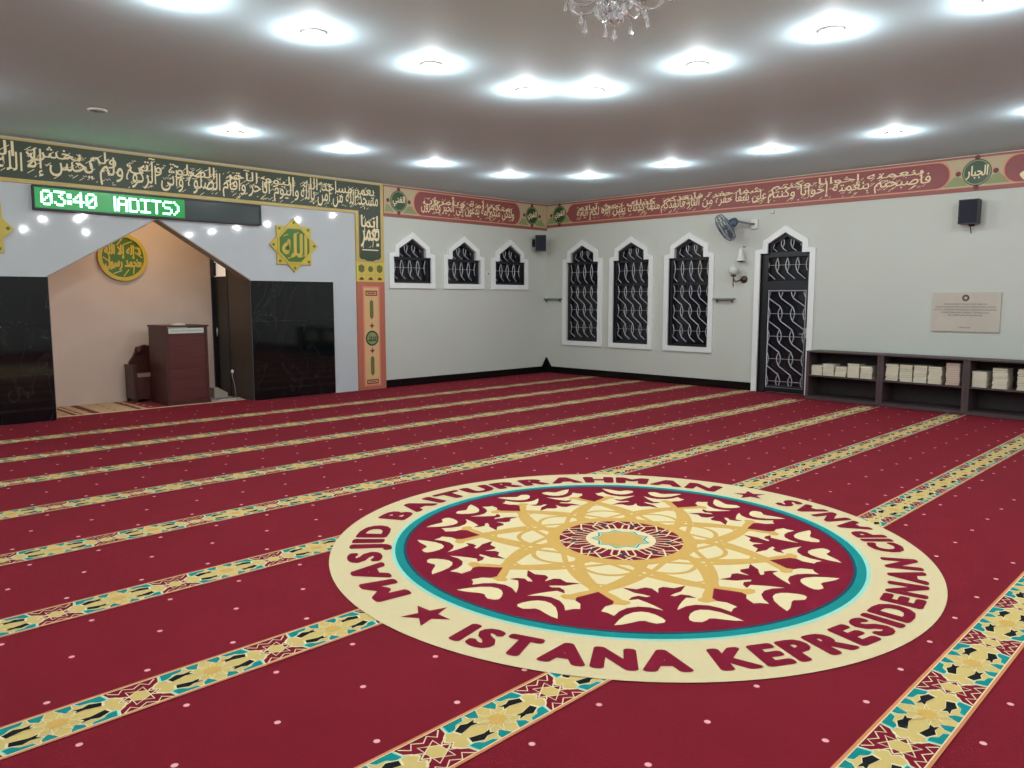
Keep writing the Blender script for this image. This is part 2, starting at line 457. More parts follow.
def window(name, fr, c, z0, zs, za, zp, splits, num):
    hw, ahw = .43, .31
    O = arch(c, hw, z0, zs, ahw, za, zp)
    base = fr(c, z0-.1, 0)
    w = thing(name, base, kind='structure')
    # white surround
    t = .095
    outer = [(c-hw-t, z0-t), (c+hw+t, z0-t), (c+hw+t, zs+.06), (c+ahw+t, zs+.08), (c+ahw+t-.01, za+.05), (c, zp+.115), (c-ahw-t+.01, za+.05), (c-ahw-t, zs+.08), (c-hw-t, zs+.06)]
    mb = MB(); mb.ring(fr, outer, O, -.06, .035, M_WHITE); mb.build('surround', w)
    mb = MB(); mb.ring(fr, O, [(c-hw+.05, z0+.04), (c+hw-.05, z0+.04), (c+hw-.05, zs-.045), (c+ahw-.05, zs-.045), (c+ahw-.05, za-.02), (c, zp-.06), (c-ahw+.05, za-.02), (c-ahw+.05, zs-.045), (c-hw+.05, zs-.045)], -.11, -.04, M_FRAME)
    mb.box(fr, c-hw, c+hw, zs-.045, zs, -.10, -.035, M_FRAME)
    for z in splits: mb.box(fr, c-hw+.04, c+hw-.04, z-.02, z+.02, -.10, -.04, M_FRAME)
    mb.build('frame', w)
    mb = MB(); mb.prism(fr, O, -.13, -.12, M_NIGHT); mb.build('pane', w)
    mb = MB()
    u0, u1 = c-hw+.06, c+hw-.06
    zz = [z0+.04]+sorted(splits)+[zs-.03]
    for a, b in zip(zz[:-1], zz[1:]):
        if b-a > .7: lattice(mb, fr, u0, u1, a+.02, b-.02, -.07, 4, .37)
        else: lattice(mb, fr, u0, u1, a+.02, b-.02, -.07, 4, (b-a)*1.1, ph=.0)
    cl = lambda u: za+(zp-.06-za)*(1-abs(u-c)/(ahw))-.01
    lattice(mb, fr, c-ahw+.05, c+ahw-.05, zs+.01, zp-.07, -.07, 3, .30, clip=cl)
    mb.build('grille', w)
    return w
for i, c in enumerate(WIN_N): window('window_%d' % (i+1), NORTH, c, 1.89, 2.36, 2.51, 2.70, [], i)
for i, c in enumerate(WIN_E): window('window_%d' % (i+4), EAST, c, .72, 2.36, 2.54, 2.705, [1.88], i)
# curtain seen behind two panes: pale cloth outside edge

# door_1 ---------------------------------------------------------------
c = DOORC; hw, ahw = .435, .305
d = thing('door_1', EAST(c, 0, 0), kind='structure')
O = holeD; t = .095
outer = [(c-hw-t, 0), (c+hw+t, 0), (c+hw+t, 2.43), (c+ahw+t, 2.45), (c+ahw+t-.01, 2.58), (c, 2.825), (c-ahw-t+.01, 2.58), (c-ahw-t, 2.45), (c-hw-t, 2.43)]
mb = MB(); 
# surround without a bar across the floor
N = 9
mb.ring(EAST, outer, O, -.06, .035, M_WHITE); mb.build('surround', d)
mb = MB()
mb.box(EAST, c-hw, c-hw+.12, .0, 2.37, -.11, -.04, M_FRAME); mb.box(EAST, c+hw-.06, c+hw, .0, 2.37, -.11, -.04, M_FRAME)
mb.box(EAST, c-hw, c+hw, 2.31, 2.37, -.11, -.035, M_FRAME); mb.box(EAST, c-hw, c+hw, 1.76, 1.90, -.11, -.035, M_FRAME)
I = [(c+ahw, 2.37), (c+ahw, 2.53), (c, 2.71), (c-ahw, 2.53), (c-ahw, 2.37)]
mb.ring(EAST, I, [(c+ahw-.05, 2.39), (c+ahw-.05, 2.51), (c, 2.65), (c-ahw+.05, 2.51), (c-ahw+.05, 2.39)], -.11, -.04, M_FRAME)
mb.build('frame', d)
mb = MB(); mb.prism(EAST, [(c-hw, 1.8), (c+hw, 1.8), (c+hw, 2.37), (c+ahw, 2.37), (c+ahw, 2.53), (c, 2.71), (c-ahw, 2.53), (c-ahw, 2.37), (c-hw, 2.37)], -.13, -.12, M_NIGHT); mb.build('transom_pane', d)
mb = MB(); mb.box(EAST, c-hw+.0, c+hw-.0, .0, 1.80, -.13, -.10, M_FRAME)
mb.ring(EAST, [(c-hw+.12, .04), (c+hw-.06, .04), (c+hw-.06, 1.76), (c-hw+.12, 1.76)], [(c-hw+.17, .12), (c+hw-.10, .12), (c+hw-.10, 1.72), (c-hw+.17, 1.72)], -.10, -.05, M_FRAME)
lf = mb.build('door_leaf', d)
mb = MB(); mb.box(EAST, c-hw+.17, c+hw-.10, .12, 1.72, -.10, -.095, M_NIGHT); mb.build('pane', d)
mb = MB()
g0, g1 = c-hw+.15, c+hw-.065
mb.tube([EAST(u, v, -.035) for u, v in ((g0, .09), (g1, .09), (g1, 1.745), (g0, 1.745))], .010, M_STEEL, seg=6, closed=True)
lattice(mb, EAST, g0, g1, .10, 1.74, -.03, 3, .385, r=.0095, ph=.3)
mb.build('grille', d)
mb = MB(); lattice(mb, EAST, c-hw+.09, c+hw-.07, 1.93, 2.29, -.07, 4, .38)
lattice(mb, EAST, c-ahw+.05, c+ahw-.05, 2.39, 2.64, -.07, 3, .30, clip=lambda u: 2.52+.13*(1-abs(u-c)/.3)); mb.build('transom_grille', d)
mb = MB(); mb.box(EAST, c+hw-.055, c+hw-.02, .95, 1.12, -.04, -.02, M_STEEL); mb.tube([EAST(c+hw-.035, 1.02, -.02), EAST(c+hw-.035, 1.02, .02), EAST(c+hw-.13, 1.02, .02)], .008, M_STEEL); mb.build('handle', d)

# ================================================================== CARPET
CX0, CX1, CY0, CY1 = XW+.01, X0-.03, YS+.01, Y0-.025
carpet = thing('prayer_carpet', (4.0, 3.3, 0), 'wall-to-wall red prayer carpet with patterned row bands and a round cream medallion', 'carpet')
mb = MB(); mb.prism(FLOOR, [(CX0, CY0), (CX1, CY0), (CX1, CY1), (NX1-.02, CY1), (NX1-.02, 11.70), (NX0+.02, 11.70), (NX0+.02, CY1), (CX0, CY1)], -.012, 0, M_PILE); mb.build('pile', carpet)
TP = .6; TPH = .745
def band(yc, x0, x1, detail=True):
    mb = MB(); H = SHALF
    def F(u, v, n): return (u, yc+v*H, n)
    def rect(u0, u1, v0, v1, n, m): mb.poly(F, [(u0, v0), (u1, v0), (u1, v1), (u0, v1)], n, m)
    rect(x0, x1, -1, 1, .0008, M_MAR)
    k0 = int((x0-TPH)/TP)-1; k1 = int((x1-TPH)/TP)+1
    for k in range(k0, k1+1):
        c0 = TPH+k*TP
        if c0-.24 < x0 or c0+.30 > x1: continue
        s = TP
        def P(pts, n, m, sx=1, sy=1): mb.poly(F, [(c0+sx*a*s, sy*b) for a, b in pts], n, m)
        def LN(pts, n, m, w=.009, sx=1, sy=1):
            G = lambda u, v, nn: (u, yc+v, nn)
            mb.strip(G, [(c0+sx*a*s, sy*b*H) for a, b in pts], w, n, m)
        # main block
        blk = [(-.31, -.98), (.31, -.98), (.33, -.55), (.37, -.40), (.40, -.16), (.36, 0), (.40, .16), (.37, .40), (.33, .55), (.31, .98), (-.31, .98), (-.33, .55), (-.37, .40), (-.40, .16), (-.36, 0), (-.40, -.16), (-.37, -.40), (-.33, -.55)]
        P([(a*1.03, b) for a, b in blk], .0011, M_LCREAM)
        P([(a*.99, b*.97) for a, b in blk], .0014, M_GOLDY)
        for sx in (-1, 1):
            for sy in (-1, 1):
                tl = [(.14, .95), (.30, .95), (.32, .48), (.27, .46), (.235, .66), (.17, .70)]
                P([(.235+(a-.235)*1.16, .74+(b-.74)*1.2) for a, b in tl], .0017, M_CYAN, sx, sy)
                P(tl, .0020, M_TEAL, sx, sy)
                t2 = [(.025, .92), (.125, .92), (.12, .66), (.075, .46), (.05, .66)]
                P([(.078+(a-.078)*1.2, .7+(b-.7)*1.14) for a, b in t2], .0017, M_LCREAM, sx, sy)
                P(t2, .0020, M_TEAL, sx, sy)
                bk = [(.115, .25), (.17, .29), (.27, .16), (.285, .40), (.215, .56), (.17, .46), (.105, .50), (.135, .38)]
                P([(.19+(a-.19)*1.2, .35+(b-.35)*1.2) for a, b in bk], .0022, M_LCREAM, sx, sy)
                P(bk, .0025, M_INK, sx, sy)
        # eight rayed star
        st = star(0, 0, 1, .42, 8, pi/8)
        P([(a*.155, b*.70) for a, b in st], .0028, M_LCREAM)
        P([(a*.135, b*.60) for a, b in st], .0031, M_GOLDY)
        P([(a*.075, b*.34) for a, b in star(0, 0, 1, .7, 8)], .0034, M_OCH)
        # linking small star on the maroon ground
        q = .5
        s6 = [(q+.10, 0), (q+.035, .22), (q+.0, .46), (q-.035, .22), (q-.10, 0), (q-.035, -.22), (q, -.46), (q+.035, -.22)]
        s6 = [(q+.105*cos(t*pi/3)*(1), .52*sin(t*pi/3)) if True else 0 for t in range(6)]
        tri1 = [(q+.115*cos(a), .60*sin(a)) for a in (0, 2*pi/3, 4*pi/3)]
        tri2 = [(q-.115*cos(a), .60*sin(a)) for a in (0, 2*pi/3, 4*pi/3)]
        for T3 in (tri1, tri2): LN(T3+[T3[0]], .0013, M_LCREAM, .007)
        P([(q+.062*cos(a*pi/3+pi/6), .33*sin(a*pi/3+pi/6)) for a in range(6)], .0016, M_GOLDY)
        for sy in (-1, 1):
            zg = [(.345, .84), (.40, .56), (.44, .82), (.5, .60), (.56, .82), (.60, .56), (.655, .84)]
            LN(zg, .0013, M_LCREAM, .0065, 1, sy)
            LN([(.36, .38), (.42, .22), (.44, .10)], .0015, M_LCREAM, .006, 1, sy)
            LN([(.64, .38), (.58, .22), (.56, .10)], .0015, M_LCREAM, .006, 1, sy)
    rect(x0, x1, .90, 1.0, .0036, M_EDGE); rect(x0, x1, -1.0, -.90, .0036, M_EDGE)
    rect(x0, x1, .86, .90, .0038, M_LCREAM); rect(x0, x1, -.90, -.86, .0038, M_LCREAM)
    mb.build('patterned_band', carpet)
for k in range(9):
    yc = STRIPE0+k*SPITCH
    band(yc, XW+.1, 11.98 if yc < 5.5 else X0-.05)

# medallion ------------------------------------------------------------
MC, MR = (4.068, 3.042), 1.908
def PF(r, deg, n): 
    a = radians(deg); return (MC[0]+MR*r*cos(a), MC[1]+MR*r*sin(a), n)
def flat(u, v, n): return (MC[0]+u, MC[1]+v, n)
def pd(r, deg):
    # the woven round is a touch longer along one diagonal than along the other
    a = radians(deg); p = r*1.940*cos(a-pi/4); q = r*1.893*sin(a-pi/4)
    return (p*cos(pi/4)-q*sin(pi/4), p*sin(pi/4)+q*cos(pi/4))
med = MB()
def disc(r, n, m, seg=144): med.poly(flat, [pd(r, 360*i/seg) for i in range(seg)], n, m)
def annul(r0, r1, n, m, seg=144):
    vs = [flat(*pd(r, 360*i/seg), n) for r in (r0, r1) for i in range(seg)]
    med.add(vs, [(i, seg+i, seg+(i+1) % seg, (i+1) % seg) for i in range(seg)], m)
disc(1.0, .0045, M_CREAM)
annul(.785, .797, .0052, M_CYAN); annul(.757, .786, .0056, M_TEAL); annul(.748, .758, .0058, M_NAVY)
disc(.75, .0050, M_MAR)
# cream flower with nine flames and nine trefoils cut into it
half = [(.50, -20.5), (.56, -14.6), (.581, -14.8), (.599, -16.7), (.634, -17.4), (.640, -15.8), (.657, -14.2), (.625, -13.0), (.600, -11.0), (.587, -7.9), (.592, -4.9), (.613, -1.8),
        (.600, -2.4), (.579, -3.6), (.558, -5.2), (.536, -7.4), (.545, -10.4), (.522, -9.2), (.510, -7.0), (.520, -4.6), (.514, -3.2), (.500, -5.4), (.490, -8.0), (.452, -12.2), (.462, -7.0), (.447, -3.4), (.456, -1.2), (.490, 0)]
half[0] = (.50, -20)
HF = half[:-1]
pts = []
for k in range(9):
    ax = 29.5+40*k
    for r, a in HF: pts.append(pd(r, ax+a))
    pts.append(pd(.490, ax))
    for r, a in HF[::-1][:-1]: pts.append(pd(r, ax-a))
med.poly(flat, pts, .0060, M_LCREAM)
lobe = [(.716, -14.0), (.680, -13.0), (.649, -11.6), (.628, -9.6), (.621, -7.6), (.626, -5.8), (.640, -4.3), (.662, -3.1), (.680, -2.7), (.691, -3.3), (.697, -5.0), (.688, -6.4), (.679, -7.4), (.682, -8.7), (.695, -10.4), (.708, -12.2)]
for k in range(9):
    ax = 29.5+40*k
    for sg in (-1, 1): med.poly(flat, [pd(r, ax+sg*a) for r, a in lobe], .0060, M_LCREAM)
    # ochre tracery: bands from the trefoil tips to the ring
    tx = ax+20
    for sg in (-1, 1):
        L = []
        for i in range(13):
            t = i/12; L.append(pd(.50*(1-t)+.25*t, tx+sg*(24*t**1.15)))
        med.strip(flat, L, [.078-.018*i/12 for i in range(13)], .0064, M_OCH)
        L = []
        for i in range(17):
            t = i/16; L.append(pd(.50-.26*sin(t*pi/2), tx+sg*(52*t)))
        med.strip(flat, L, .034, .0063, M_OCH)
        # collar on the trefoil shoulders
        med.strip(flat, [pd(.505, tx+sg*.4), pd(.54, tx+sg*4.6), pd(.563, tx+sg*6.6), pd(.565, tx+sg*8.4), pd(.56, tx+sg*10)], [.09, .085, .08, .07, .03], .0064, M_OCH)
    # arcs around the flame tips
    med.strip(flat, [pd(.40-.045*cos(radians(a*9)), ax+a) for a in range(-20, 21, 2)], .022, .0063, M_OCH)
    med.strip(flat, [pd(.30+.06*abs(sin(radians(a*4.5))), ax+a) for a in range(-20, 21, 2)], .030, .0065, M_OCH)
# maroon re-cut over the ochre collars keeps the trefoils crisp
for k in range(9):
    tx = 49.5+40*k
    tre = [(.50, 0), (.56, 5.4), (.581, 5.2), (.599, 3.3), (.634, 2.6), (.66, 2.6)]
    med.poly(flat, [pd(r, tx+a) for r, a in tre]+[pd(r, tx-a) for r, a in tre[::-1][:-1]], .0068, M_MAR)
annul(.205, .262, .0070, M_OCH); disc(.215, .0072, M_MAR)
for i in range(18):
    a = 20*i
    med.strip(flat, [pd(.216, a), pd(.17, a+14), pd(.115, a+16)], .012, .0075, M_LCREAM)
    med.strip(flat, [pd(.216, a), pd(.17, a-14), pd(.115, a-16)], .012, .0075, M_LCREAM)
    if i % 2: med.strip(flat, [pd(.216, a+7), pd(.14, a-7)], .009, .0076, M_LCREAM)
    if i % 2: med.poly(flat, [pd(.15, a), pd(.165, a+4), pd(.18, a), pd(.165, a-4)], .0077, M_NAVY)
disc(.122, .0079, M_LCREAM)
med.poly(flat, [pd(.108 if i % 2 == 0 else .082, 20*i+9) for i in range(18)], .0083, M_CYAN)
med.strip(flat, [pd(.100 if i % 2 == 0 else .080, 20*i+9) for i in range(18)], .010, .0086, M_TEAL, closed=True)
med.poly(flat, [pd(.090 if i % 2 == 0 else .074, 20*i+9) for i in range(18)], .0085, M_OCH)
medo = med.build('medallion', carpet)
# lettering around the rim
def rim_text(mb, word, a0, a1, r0, r1, top_out, wide=1.0):
    """letters between angles a0 and a1 (deg), caps from r0 (base) to r1 (top)"""
    hcap = glyphs('H'); _, _, c0, c1 = bounds(hcap[0]); cap = c1-c0
    adv = []
    for ch in word:
        if ch == ' ': adv.append((None, .16)); continue
        g = glyphs(ch); b = bounds(g[0]); adv.append((g, (b[1]-b[0])*(1.15 if ch == 'I' else 1)))
    gap = .20
    tot = sum(w for _, w in adv)+gap*(len(adv)-1)
    offs = [(.070*cos(2*pi*i/12), .050*sin(2*pi*i/12)) for i in range(12)]+[(.03*cos(2*pi*i/4), .022*sin(2*pi*i/4)) for i in range(4)]
    pos = 0
    for g, w in adv:
        if g:
            b = bounds(g[0])
            for i, (ex, ey) in enumerate(offs):
                def fn(x, y, ex=ex, ey=ey, i=i, pos=pos, b=b):
                    t = (pos+(x-b[0])+ex)/tot
                    r = r0+(r1-r0)*((y*.9+.05*cap+ey)/cap)
                    return flat(*pd(r, a0+(a1-a0)*t), .0056+i*.00003)
                mb.text(g, fn, M_MAR)
        pos += w+gap
let = MB(); rim_text(let, 'MASJID BAITURRAHMAN', 170.5, 8.5, .832, .940, True)
let.build('lettering', medo)
let = MB(); rim_text(let, 'ISTANA KEPRESIDENAN CIPANAS', -169.3, -11.5, .952, .846, False)
# lower inscription reads with its base towards the rim
let.build('lettering', medo)
for a in (-178.6, -1.7):
    let = MB()
    cx_, cy_ = pd(.885, a)
    let.poly(lambda u, v, n: flat(u, v, n), star(cx_, cy_, .135, .055, 5, radians(a+180)), .0060, M_MAR)
    let.build('star', medo)

# niche rug
rug = thing('niche_rug', (4.2, 12.2, 0), 'beige and brown patterned rug on the floor inside the prayer niche', 'rug')
mb = MB(); mb.box(FLOOR, NX0+.03, NX1-.03, 11.705, NB-.03, -.012, .004, mat('rug_beige', (196, 168, 132), .95, noise=.1, nscale=30))
mb.build('rug_field', rug)
mb = MB()
RB = mat('rug_brown', (110, 52, 40), .95); RR = mat('rug_red', (132, 34, 44), .95); RC = mat('rug_cream', (226, 196, 160), .95)
for x, w, m in ((3.2, .05, RB), (3.45, .10, RB), (3.3, .03, RR), (4.05, .06, RB), (4.2, .30, RR), (4.62, .04, RC), (5.0, .08, RB), (5.35, .04, RC)):
    mb.box(FLOOR, x, x+w, 11.73, NB-.06, .004, .0055, m)
for i in range(16):
    for y in (11.9, 12.15, 12.4, 12.65):
        mb.poly(FLOOR, star(3.12+i*.165, y, .045, .02, 4), .0062, RC if i % 2 else RB)
mb.box(FLOOR, NX0+.05, NX1-.05, 11.71, 11.745, .004, .006, RC)
mb.build('rug_pattern', rug)
mat_ = thing('floor_mat', (5.42, 12.0, .006), 'small pale grey mat on the niche floor right of the lectern', 'mat')
mb = MB(); mb.box(FLOOR, 5.16, 5.66, 11.76, 12.2, .0065, .016, mat('grey_mat', (150, 138, 134), .9, noise=.1, nscale=30)); 
mb.build('mat_cloth', mat_)
mb = MB(); mb.box(FLOOR, 5.16, 5.66, 11.76, 11.79, .016, .018, RC); mb.build('edging', mat_)

# ================================================================== QIBLA WALL FITTINGS
def NORTH(u, v, n): return (u, Y0 - n - .0015, v)
def EAST(u, v, n): return (X0 - n - .0015, -u, v)
def marble(name, u0, u1, label):
    t = thing(name, NORTH((u0+u1)/2, 0, 0), label, 'wall panel')
    mb = MB(); k = max(1, round((u1-u0)/.75)); w = (u1-u0)/k
    hs = (0, .62, 1.25, 1.885)
    for i in range(k):
        for j in range(3): mb.box(NORTH, u0+i*w+.001, u0+(i+1)*w-.001, hs[j]+.001+(.002 if j == 0 else 0), hs[j+1]-.001, .001, .022, M_MARB)
    mb.build('marble_slab', t)
marble('marble_panel', .6, 2.92, 'shiny black marble wall panel left of the prayer niche')
marble('marble_panel', 5.72, 7.19, 'shiny black marble wall panel right of the prayer niche')

# green frieze with its hanging leg
fz = thing('calligraphy_frieze', NORTH(5.0, 3.05, 0), 'dark green calligraphy frieze with gold borders above the prayer niche, turning down at right', 'frieze')
GT, GB = 3.605, 3.06
mb = MB()
mb.prism(NORTH, [(XW+.02, GB), (7.66, GB), (7.66, 2.24), (8.245, 2.24), (8.245, GT), (XW+.02, GT)], 0, .022, M_FGOLD)
mb.build('gold_border', fz)
mb = MB()
mb.prism(NORTH, [(XW+.05, GB+.05), (7.725, GB+.05), (7.725, 2.33), (7.76, 2.29), (7.84, 2.285), (7.88, 2.26), (8.02, 2.26), (8.06, 2.285), (8.13, 2.29), (8.175, 2.33), (8.175, GT-.03), (XW+.05, GT-.03)], .022, .027, M_FGREEN)
mb.build('green_field', fz)
mb = MB()
for wd, w2, a, b, mk_ in (('مسجد الله من آمن بالله', 'يعمر مساجد الله', 6.62, 8.12, 46), ('واليوم الآخر وأقام', 'اليوم الآخر', 5.32, 6.58, 40), ('الصلوة وآتى الزكوة', 'الصلوة وآتى', 3.95, 5.28, 40),
                      ('ولم يخش إلا', 'ولم يخش', 2.75, 3.91, 34), ('الله فعسى أولئك', 'الله فعسى', 1.2, 2.71, 30)):
    mb = MB(); ar_text(mb, NORTH, wd, a, b, GB+.07, GT-.10, .029, M_LETT, .0016, marks=mk_*2, mk=M_LETT)
    ar_text(mb, NORTH, w2, a+.05, b-.08, GB+.26, GT-.045, .0305, M_LETT, .0014)
    mb.build('lettering', fz)
mb = MB()
ar_text(mb, NORTH, 'إنما', 7.76, 8.13, 2.76, 3.04, .029, M_LETT, .005, marks=8)
ar_text(mb, NORTH, 'يعمر', 7.76, 8.13, 2.50, 2.82, .030, M_LETT, .006, marks=8)
mb.strip(NORTH, [(7.78, 2.45), (8.12, 2.45)], .02, .0295, M_LETT)
mb.strip(NORTH, [(7.80, 2.48), (7.86, 2.98)], .012, .0295, M_LETT); mb.strip(NORTH, [(8.0, 2.50), (8.06, 2.96)], .012, .0295, M_LETT)
mb.build('lettering', fz)
mb = MB(); mb.strip(NORTH, [(7.735, GB-.02), (7.735, 2.36)], .012, .0285, M_OLIVE); mb.build('inner_line', fz)

# pillar panel below it
pp = thing('pillar_panel', NORTH(7.95, 0, 0), 'tall orange and yellow painted panel with green ornaments below the green frieze', 'wall panel')
mb = MB(); mb.box(NORTH, 7.66, 8.245, .004, 1.90, 0, .022, M_FORA); mb.build('orange_board', pp)
mb = MB(); mb.box(NORTH, 7.66, 8.245, 1.90, 2.235, 0, .024, M_FYEL)
for u in (7.76, 7.95, 8.14):
    mb.prism(NORTH, circ(u, 2.12, .058, 6) if u == 7.95 else [(u-.06, 2.09), (u, 2.05), (u+.06, 2.09), (u+.06, 2.17), (u, 2.20), (u-.06, 2.17)], .024, .026, M_OLIVE)
    mb.prism(NORTH, [(u-.05, 1.93), (u+.05, 1.93), (u+.04, 1.96), (u, 1.985), (u-.04, 1.96)], .024, .026, M_DRED)
mb.strip(NORTH, [(7.68, 2.02), (8.22, 2.02)], .012, .0265, M_FGOLD)
mb.strip(NORTH, [(7.855, 1.92), (7.855, 2.22)], .01, .0265, M_FGOLD); mb.strip(NORTH, [(8.045, 1.92), (8.045, 2.22)], .01, .0265, M_FGOLD)
mb.build('yellow_block', pp)
mb = MB(); mb.box(NORTH, 7.775, 8.13, .06, 1.82, .022, .0245, M_FPINK); mb.box(NORTH, 7.805, 8.10, .09, 1.79, .0245, .0265, M_FTAN); mb.build('tan_field', pp)
for a, b in ((1.655, 1.745), (.10, .18)):
    mb = MB(); mb.ring(NORTH, [(7.83, a), (8.075, a), (8.075, b), (7.83, b)], [(7.85, a+.02), (8.055, a+.02), (8.055, b-.02), (7.85, b-.02)], .0265, .0285, M_DRED)
    mb.box(NORTH, 7.87, 8.035, a+.03, b-.03, .0265, .028, M_FRED2); mb.build('end_bar', pp)
for a, b in ((1.24, 1.59), (.24, .60)):
    mb = MB(); mb.prism(NORTH, [(7.915, a+.05), (7.953, a), (7.99, a+.05), (7.99, b-.04), (7.953, b), (7.915, b-.04)], .0265, .0285, M_OLIVE); mb.build('green_bar', pp)
for z in (1.13, .69):
    mb = MB(); mb.prism(NORTH, star(7.953, z, .055, .024, 4), .0265, .0285, M_DRED); mb.build('red_diamond', pp)
mb = MB(); mb.prism(NORTH, circ(7.953, .91, .135), .0265, .028, M_DGRN); mb.prism(NORTH, circ(7.953, .91, .105), .028, .029, M_LGRN)
ar_disc(mb, NORTH, ['محمد'], 7.953, .91, .09, .0295, M_DGRN, .003)
mb.build('roundel', pp)

# red friezes
def roundel(mb, fr, u, v, r, word, n):
    mb.prism(fr, circ(u, v, r), n, n+.003, M_DGRN); mb.ring(fr, circ(u, v, r*.93), circ(u, v, r*.85), n+.003, n+.0045, M_LGRN)
    ar_disc(mb, fr, word, u, v, r*.78, n+.005, M_LCREAM if False else M_LETT, .004)
    for du, dv in ((r+.05, 0), (-r-.05, 0), (0, r+.02), (0, -r-.02)):
        mb.prism(fr, circ(u+du, v+dv, .036, 12), n, n+.003, M_DRED)
def cart(mb, fr, u0, u1, v0, v1, n, m):
    h = (v1-v0)/2; c = (v0+v1)/2
    L = [(u0-.0+h*.55*(1-cos(a)), c+h*sin(a)) for a in [pi/2*k/6 for k in range(-6, 7)]]
    pts = [(u0+.17-.17*cos(radians(a)), c-h*.98*sin(radians(a))) for a in range(-90, 91, 15)]
    pts2 = [(u1-.17+.17*cos(radians(a)), c+h*.98*sin(radians(a))) for a in range(-90, 91, 15)]
    mb.prism(fr, pts+pts2, n, n+.003, m)
def red_frieze(fr, u0, u1, v0, v1, rounds, carts, texts, label, loc):
    t = thing('calligraphy_frieze', loc, label, 'frieze')
    mb = MB(); mb.box(fr, u0, u1, v0, v1, 0, .02, M_FRED2); mb.build('terracotta_border', t)
    mb = MB(); mb.box(fr, u0+.01, u1-.01, v0+.055, v1-.03, .02, .023, M_FCREAM)
    for u, w in rounds:
        for s1 in (-1, 1): mb.prism(fr, [(max(u0+.02, min(u1-.02, u+s1*q_)), v_) for q_, v_ in ((.10, v0+.08), (.42, v0+.08), (.28, v0+.22), (.2, v0+.2))], .023, .0245, M_LGRN)
    mb.build('cream_field', t)
    for a, b in carts:
        mb = MB(); cart(mb, fr, a-.02, b+.02, v0+.06, v1-.035, .023, M_FPINK); cart(mb, fr, a, b, v0+.07, v1-.045, .0262, M_FRED)
        mb.build('red_cartouche', t)
    for w, a, b, mk in texts:
        mb = MB(); ar_text(mb, fr, w, a, b, v0+.09, v1-.12, .030, M_LETT, .0018, marks=int(mk*1.7))
        ww = w.split(); ar_text(mb, fr, ' '.join(ww[1:3] if len(ww) > 2 else ww[:1])+' '+ww[-1], a+.06, b-.10, v0+.25, v1-.075, .0315, M_LETT, .0014)
        mb.build('lettering', t)
    for u, w in rounds:
        mb = MB(); roundel(mb, fr, u, (v0+v1)/2+.01, .185, w, .0235); mb.build('roundel', t)
red_frieze(NORTH, 8.252, X0-.030, 3.06, 3.605, [(8.58, ['الغني']), (12.05, ['القوي'])], [(8.93, 11.68)],
           [('ولتكن منكم أمة يدعون إلى الخير ويأمرون', 9.08, 11.5, 60)], 'red calligraphy frieze over the three small windows, right of the green frieze', NORTH(10.4, 3.06, 0))
red_frieze(EAST, -Y0+.0, -YS, 3.12, 3.605, [(-11.1, ['القوي']), (-3.27, ['الجبار']), (3.6, ['العزيز'])], [(-10.86, -3.62), (-2.93, 3.2)],
           [('فأصبحتم بنعمته إخوانا وكنتم', -6.40, -3.87, 62), ('على شفا حفرة من النار فأنقذكم', -8.55, -6.43, 56), ('منها كذلك يبين الله لكم آياته', -10.62, -8.58, 56), ('فألف بين قلوبكم', -2.75, 2.9, 60)],
           'long red calligraphy frieze over the three tall windows and the grille door', EAST(-5, 3.12, 0))

# LED sign
led = thing('led_sign', NORTH(4.33, 2.75, 0), 'long black scrolling clock sign with green 03:40 digits above the prayer niche', 'sign')
LN0, LN1 = .0, .085
mb = MB(); mb.ring(NORTH, [(2.80, 2.735), (5.90, 2.735), (5.90, 3.045), (2.80, 3.045)], [(2.815, 2.76), (5.875, 2.76), (5.875, 3.02), (2.815, 3.02)], .001, LN1, M_BLACK)
mb.box(NORTH, 2.815, 5.875, 2.76, 3.02, .001, .07, M_BLACK); mb.build('housing', led)
M_LON = mat('led_module_bloom', (4, 30, 12), .3, emit=(0, 205, 84), estr=.36)  # even green emission stands in for bloom around the lit dots
M_LOFF = mat('led_dark_module', (30, 46, 42), .25)
M_DOT = mat('led_dot', (200, 255, 225), .3, emit=(150, 255, 200), estr=5)
mb = MB(); mb.box(NORTH, 2.815, 4.72, 2.76, 3.02, .07, .075, M_LON); mb.build('lit_panel', led)
mb = MB(); mb.box(NORTH, 4.72, 5.875, 2.76, 3.02, .07, .075, M_LOFF); mb.build('dark_panel', led)
F57 = {'0': "01110 10001 10011 10101 11001 10001 01110", '3': "11111 00010 00100 00010 00001 10001 01110", '4': "00010 00110 01010 10010 11111 00010 00010",
       ':': "00 11 11 00 11 11 00", 'H': "001 001 001 001 001 001 001".replace('001', '01'), 'A': "01110 10001 10001 11111 10001 10001 10001", 'D': "11110 10001 10001 10001 10001 10001 11110",
       'I': "11111 00100 00100 00100 00100 00100 11111", 'T': "11111 00100 00100 00100 00100 00100 00100", 'S': "01111 10000 10000 01110 00001 00001 11110", ')': "100 010 001 001 001 010 100", ' ': "00 00 00 00 00 00 00"}
mb = MB(); u = 2.885; p = .0272
for ch in '03:40':
    rows = F57[ch].split()
    for j, row in enumerate(rows):
        for i, b in enumerate(row):
            if b == '1': mb.box(NORTH, u+i*p*.98, u+i*p*.98+p*.95, 2.965-j*p, 2.965-j*p+p*.95, .075, .078, M_DOT)
    u += (len(rows[0])+.6)*p
mb.build('clock_digits', led)
mb = MB(); u = 3.735
for ch in 'HADITS)':
    rows = F57[ch].split()
    for j, row in enumerate(rows):
        for i, b in enumerate(row):
            if b == '1': mb.box(NORTH, u+i*p*.98, u+i*p*.98+p*.95, 2.955-j*p, 2.955-j*p+p*.95, .075, .078, M_DOT)
    u += (len(rows[0])+.55)*p
mb.build('scrolling_text', led)

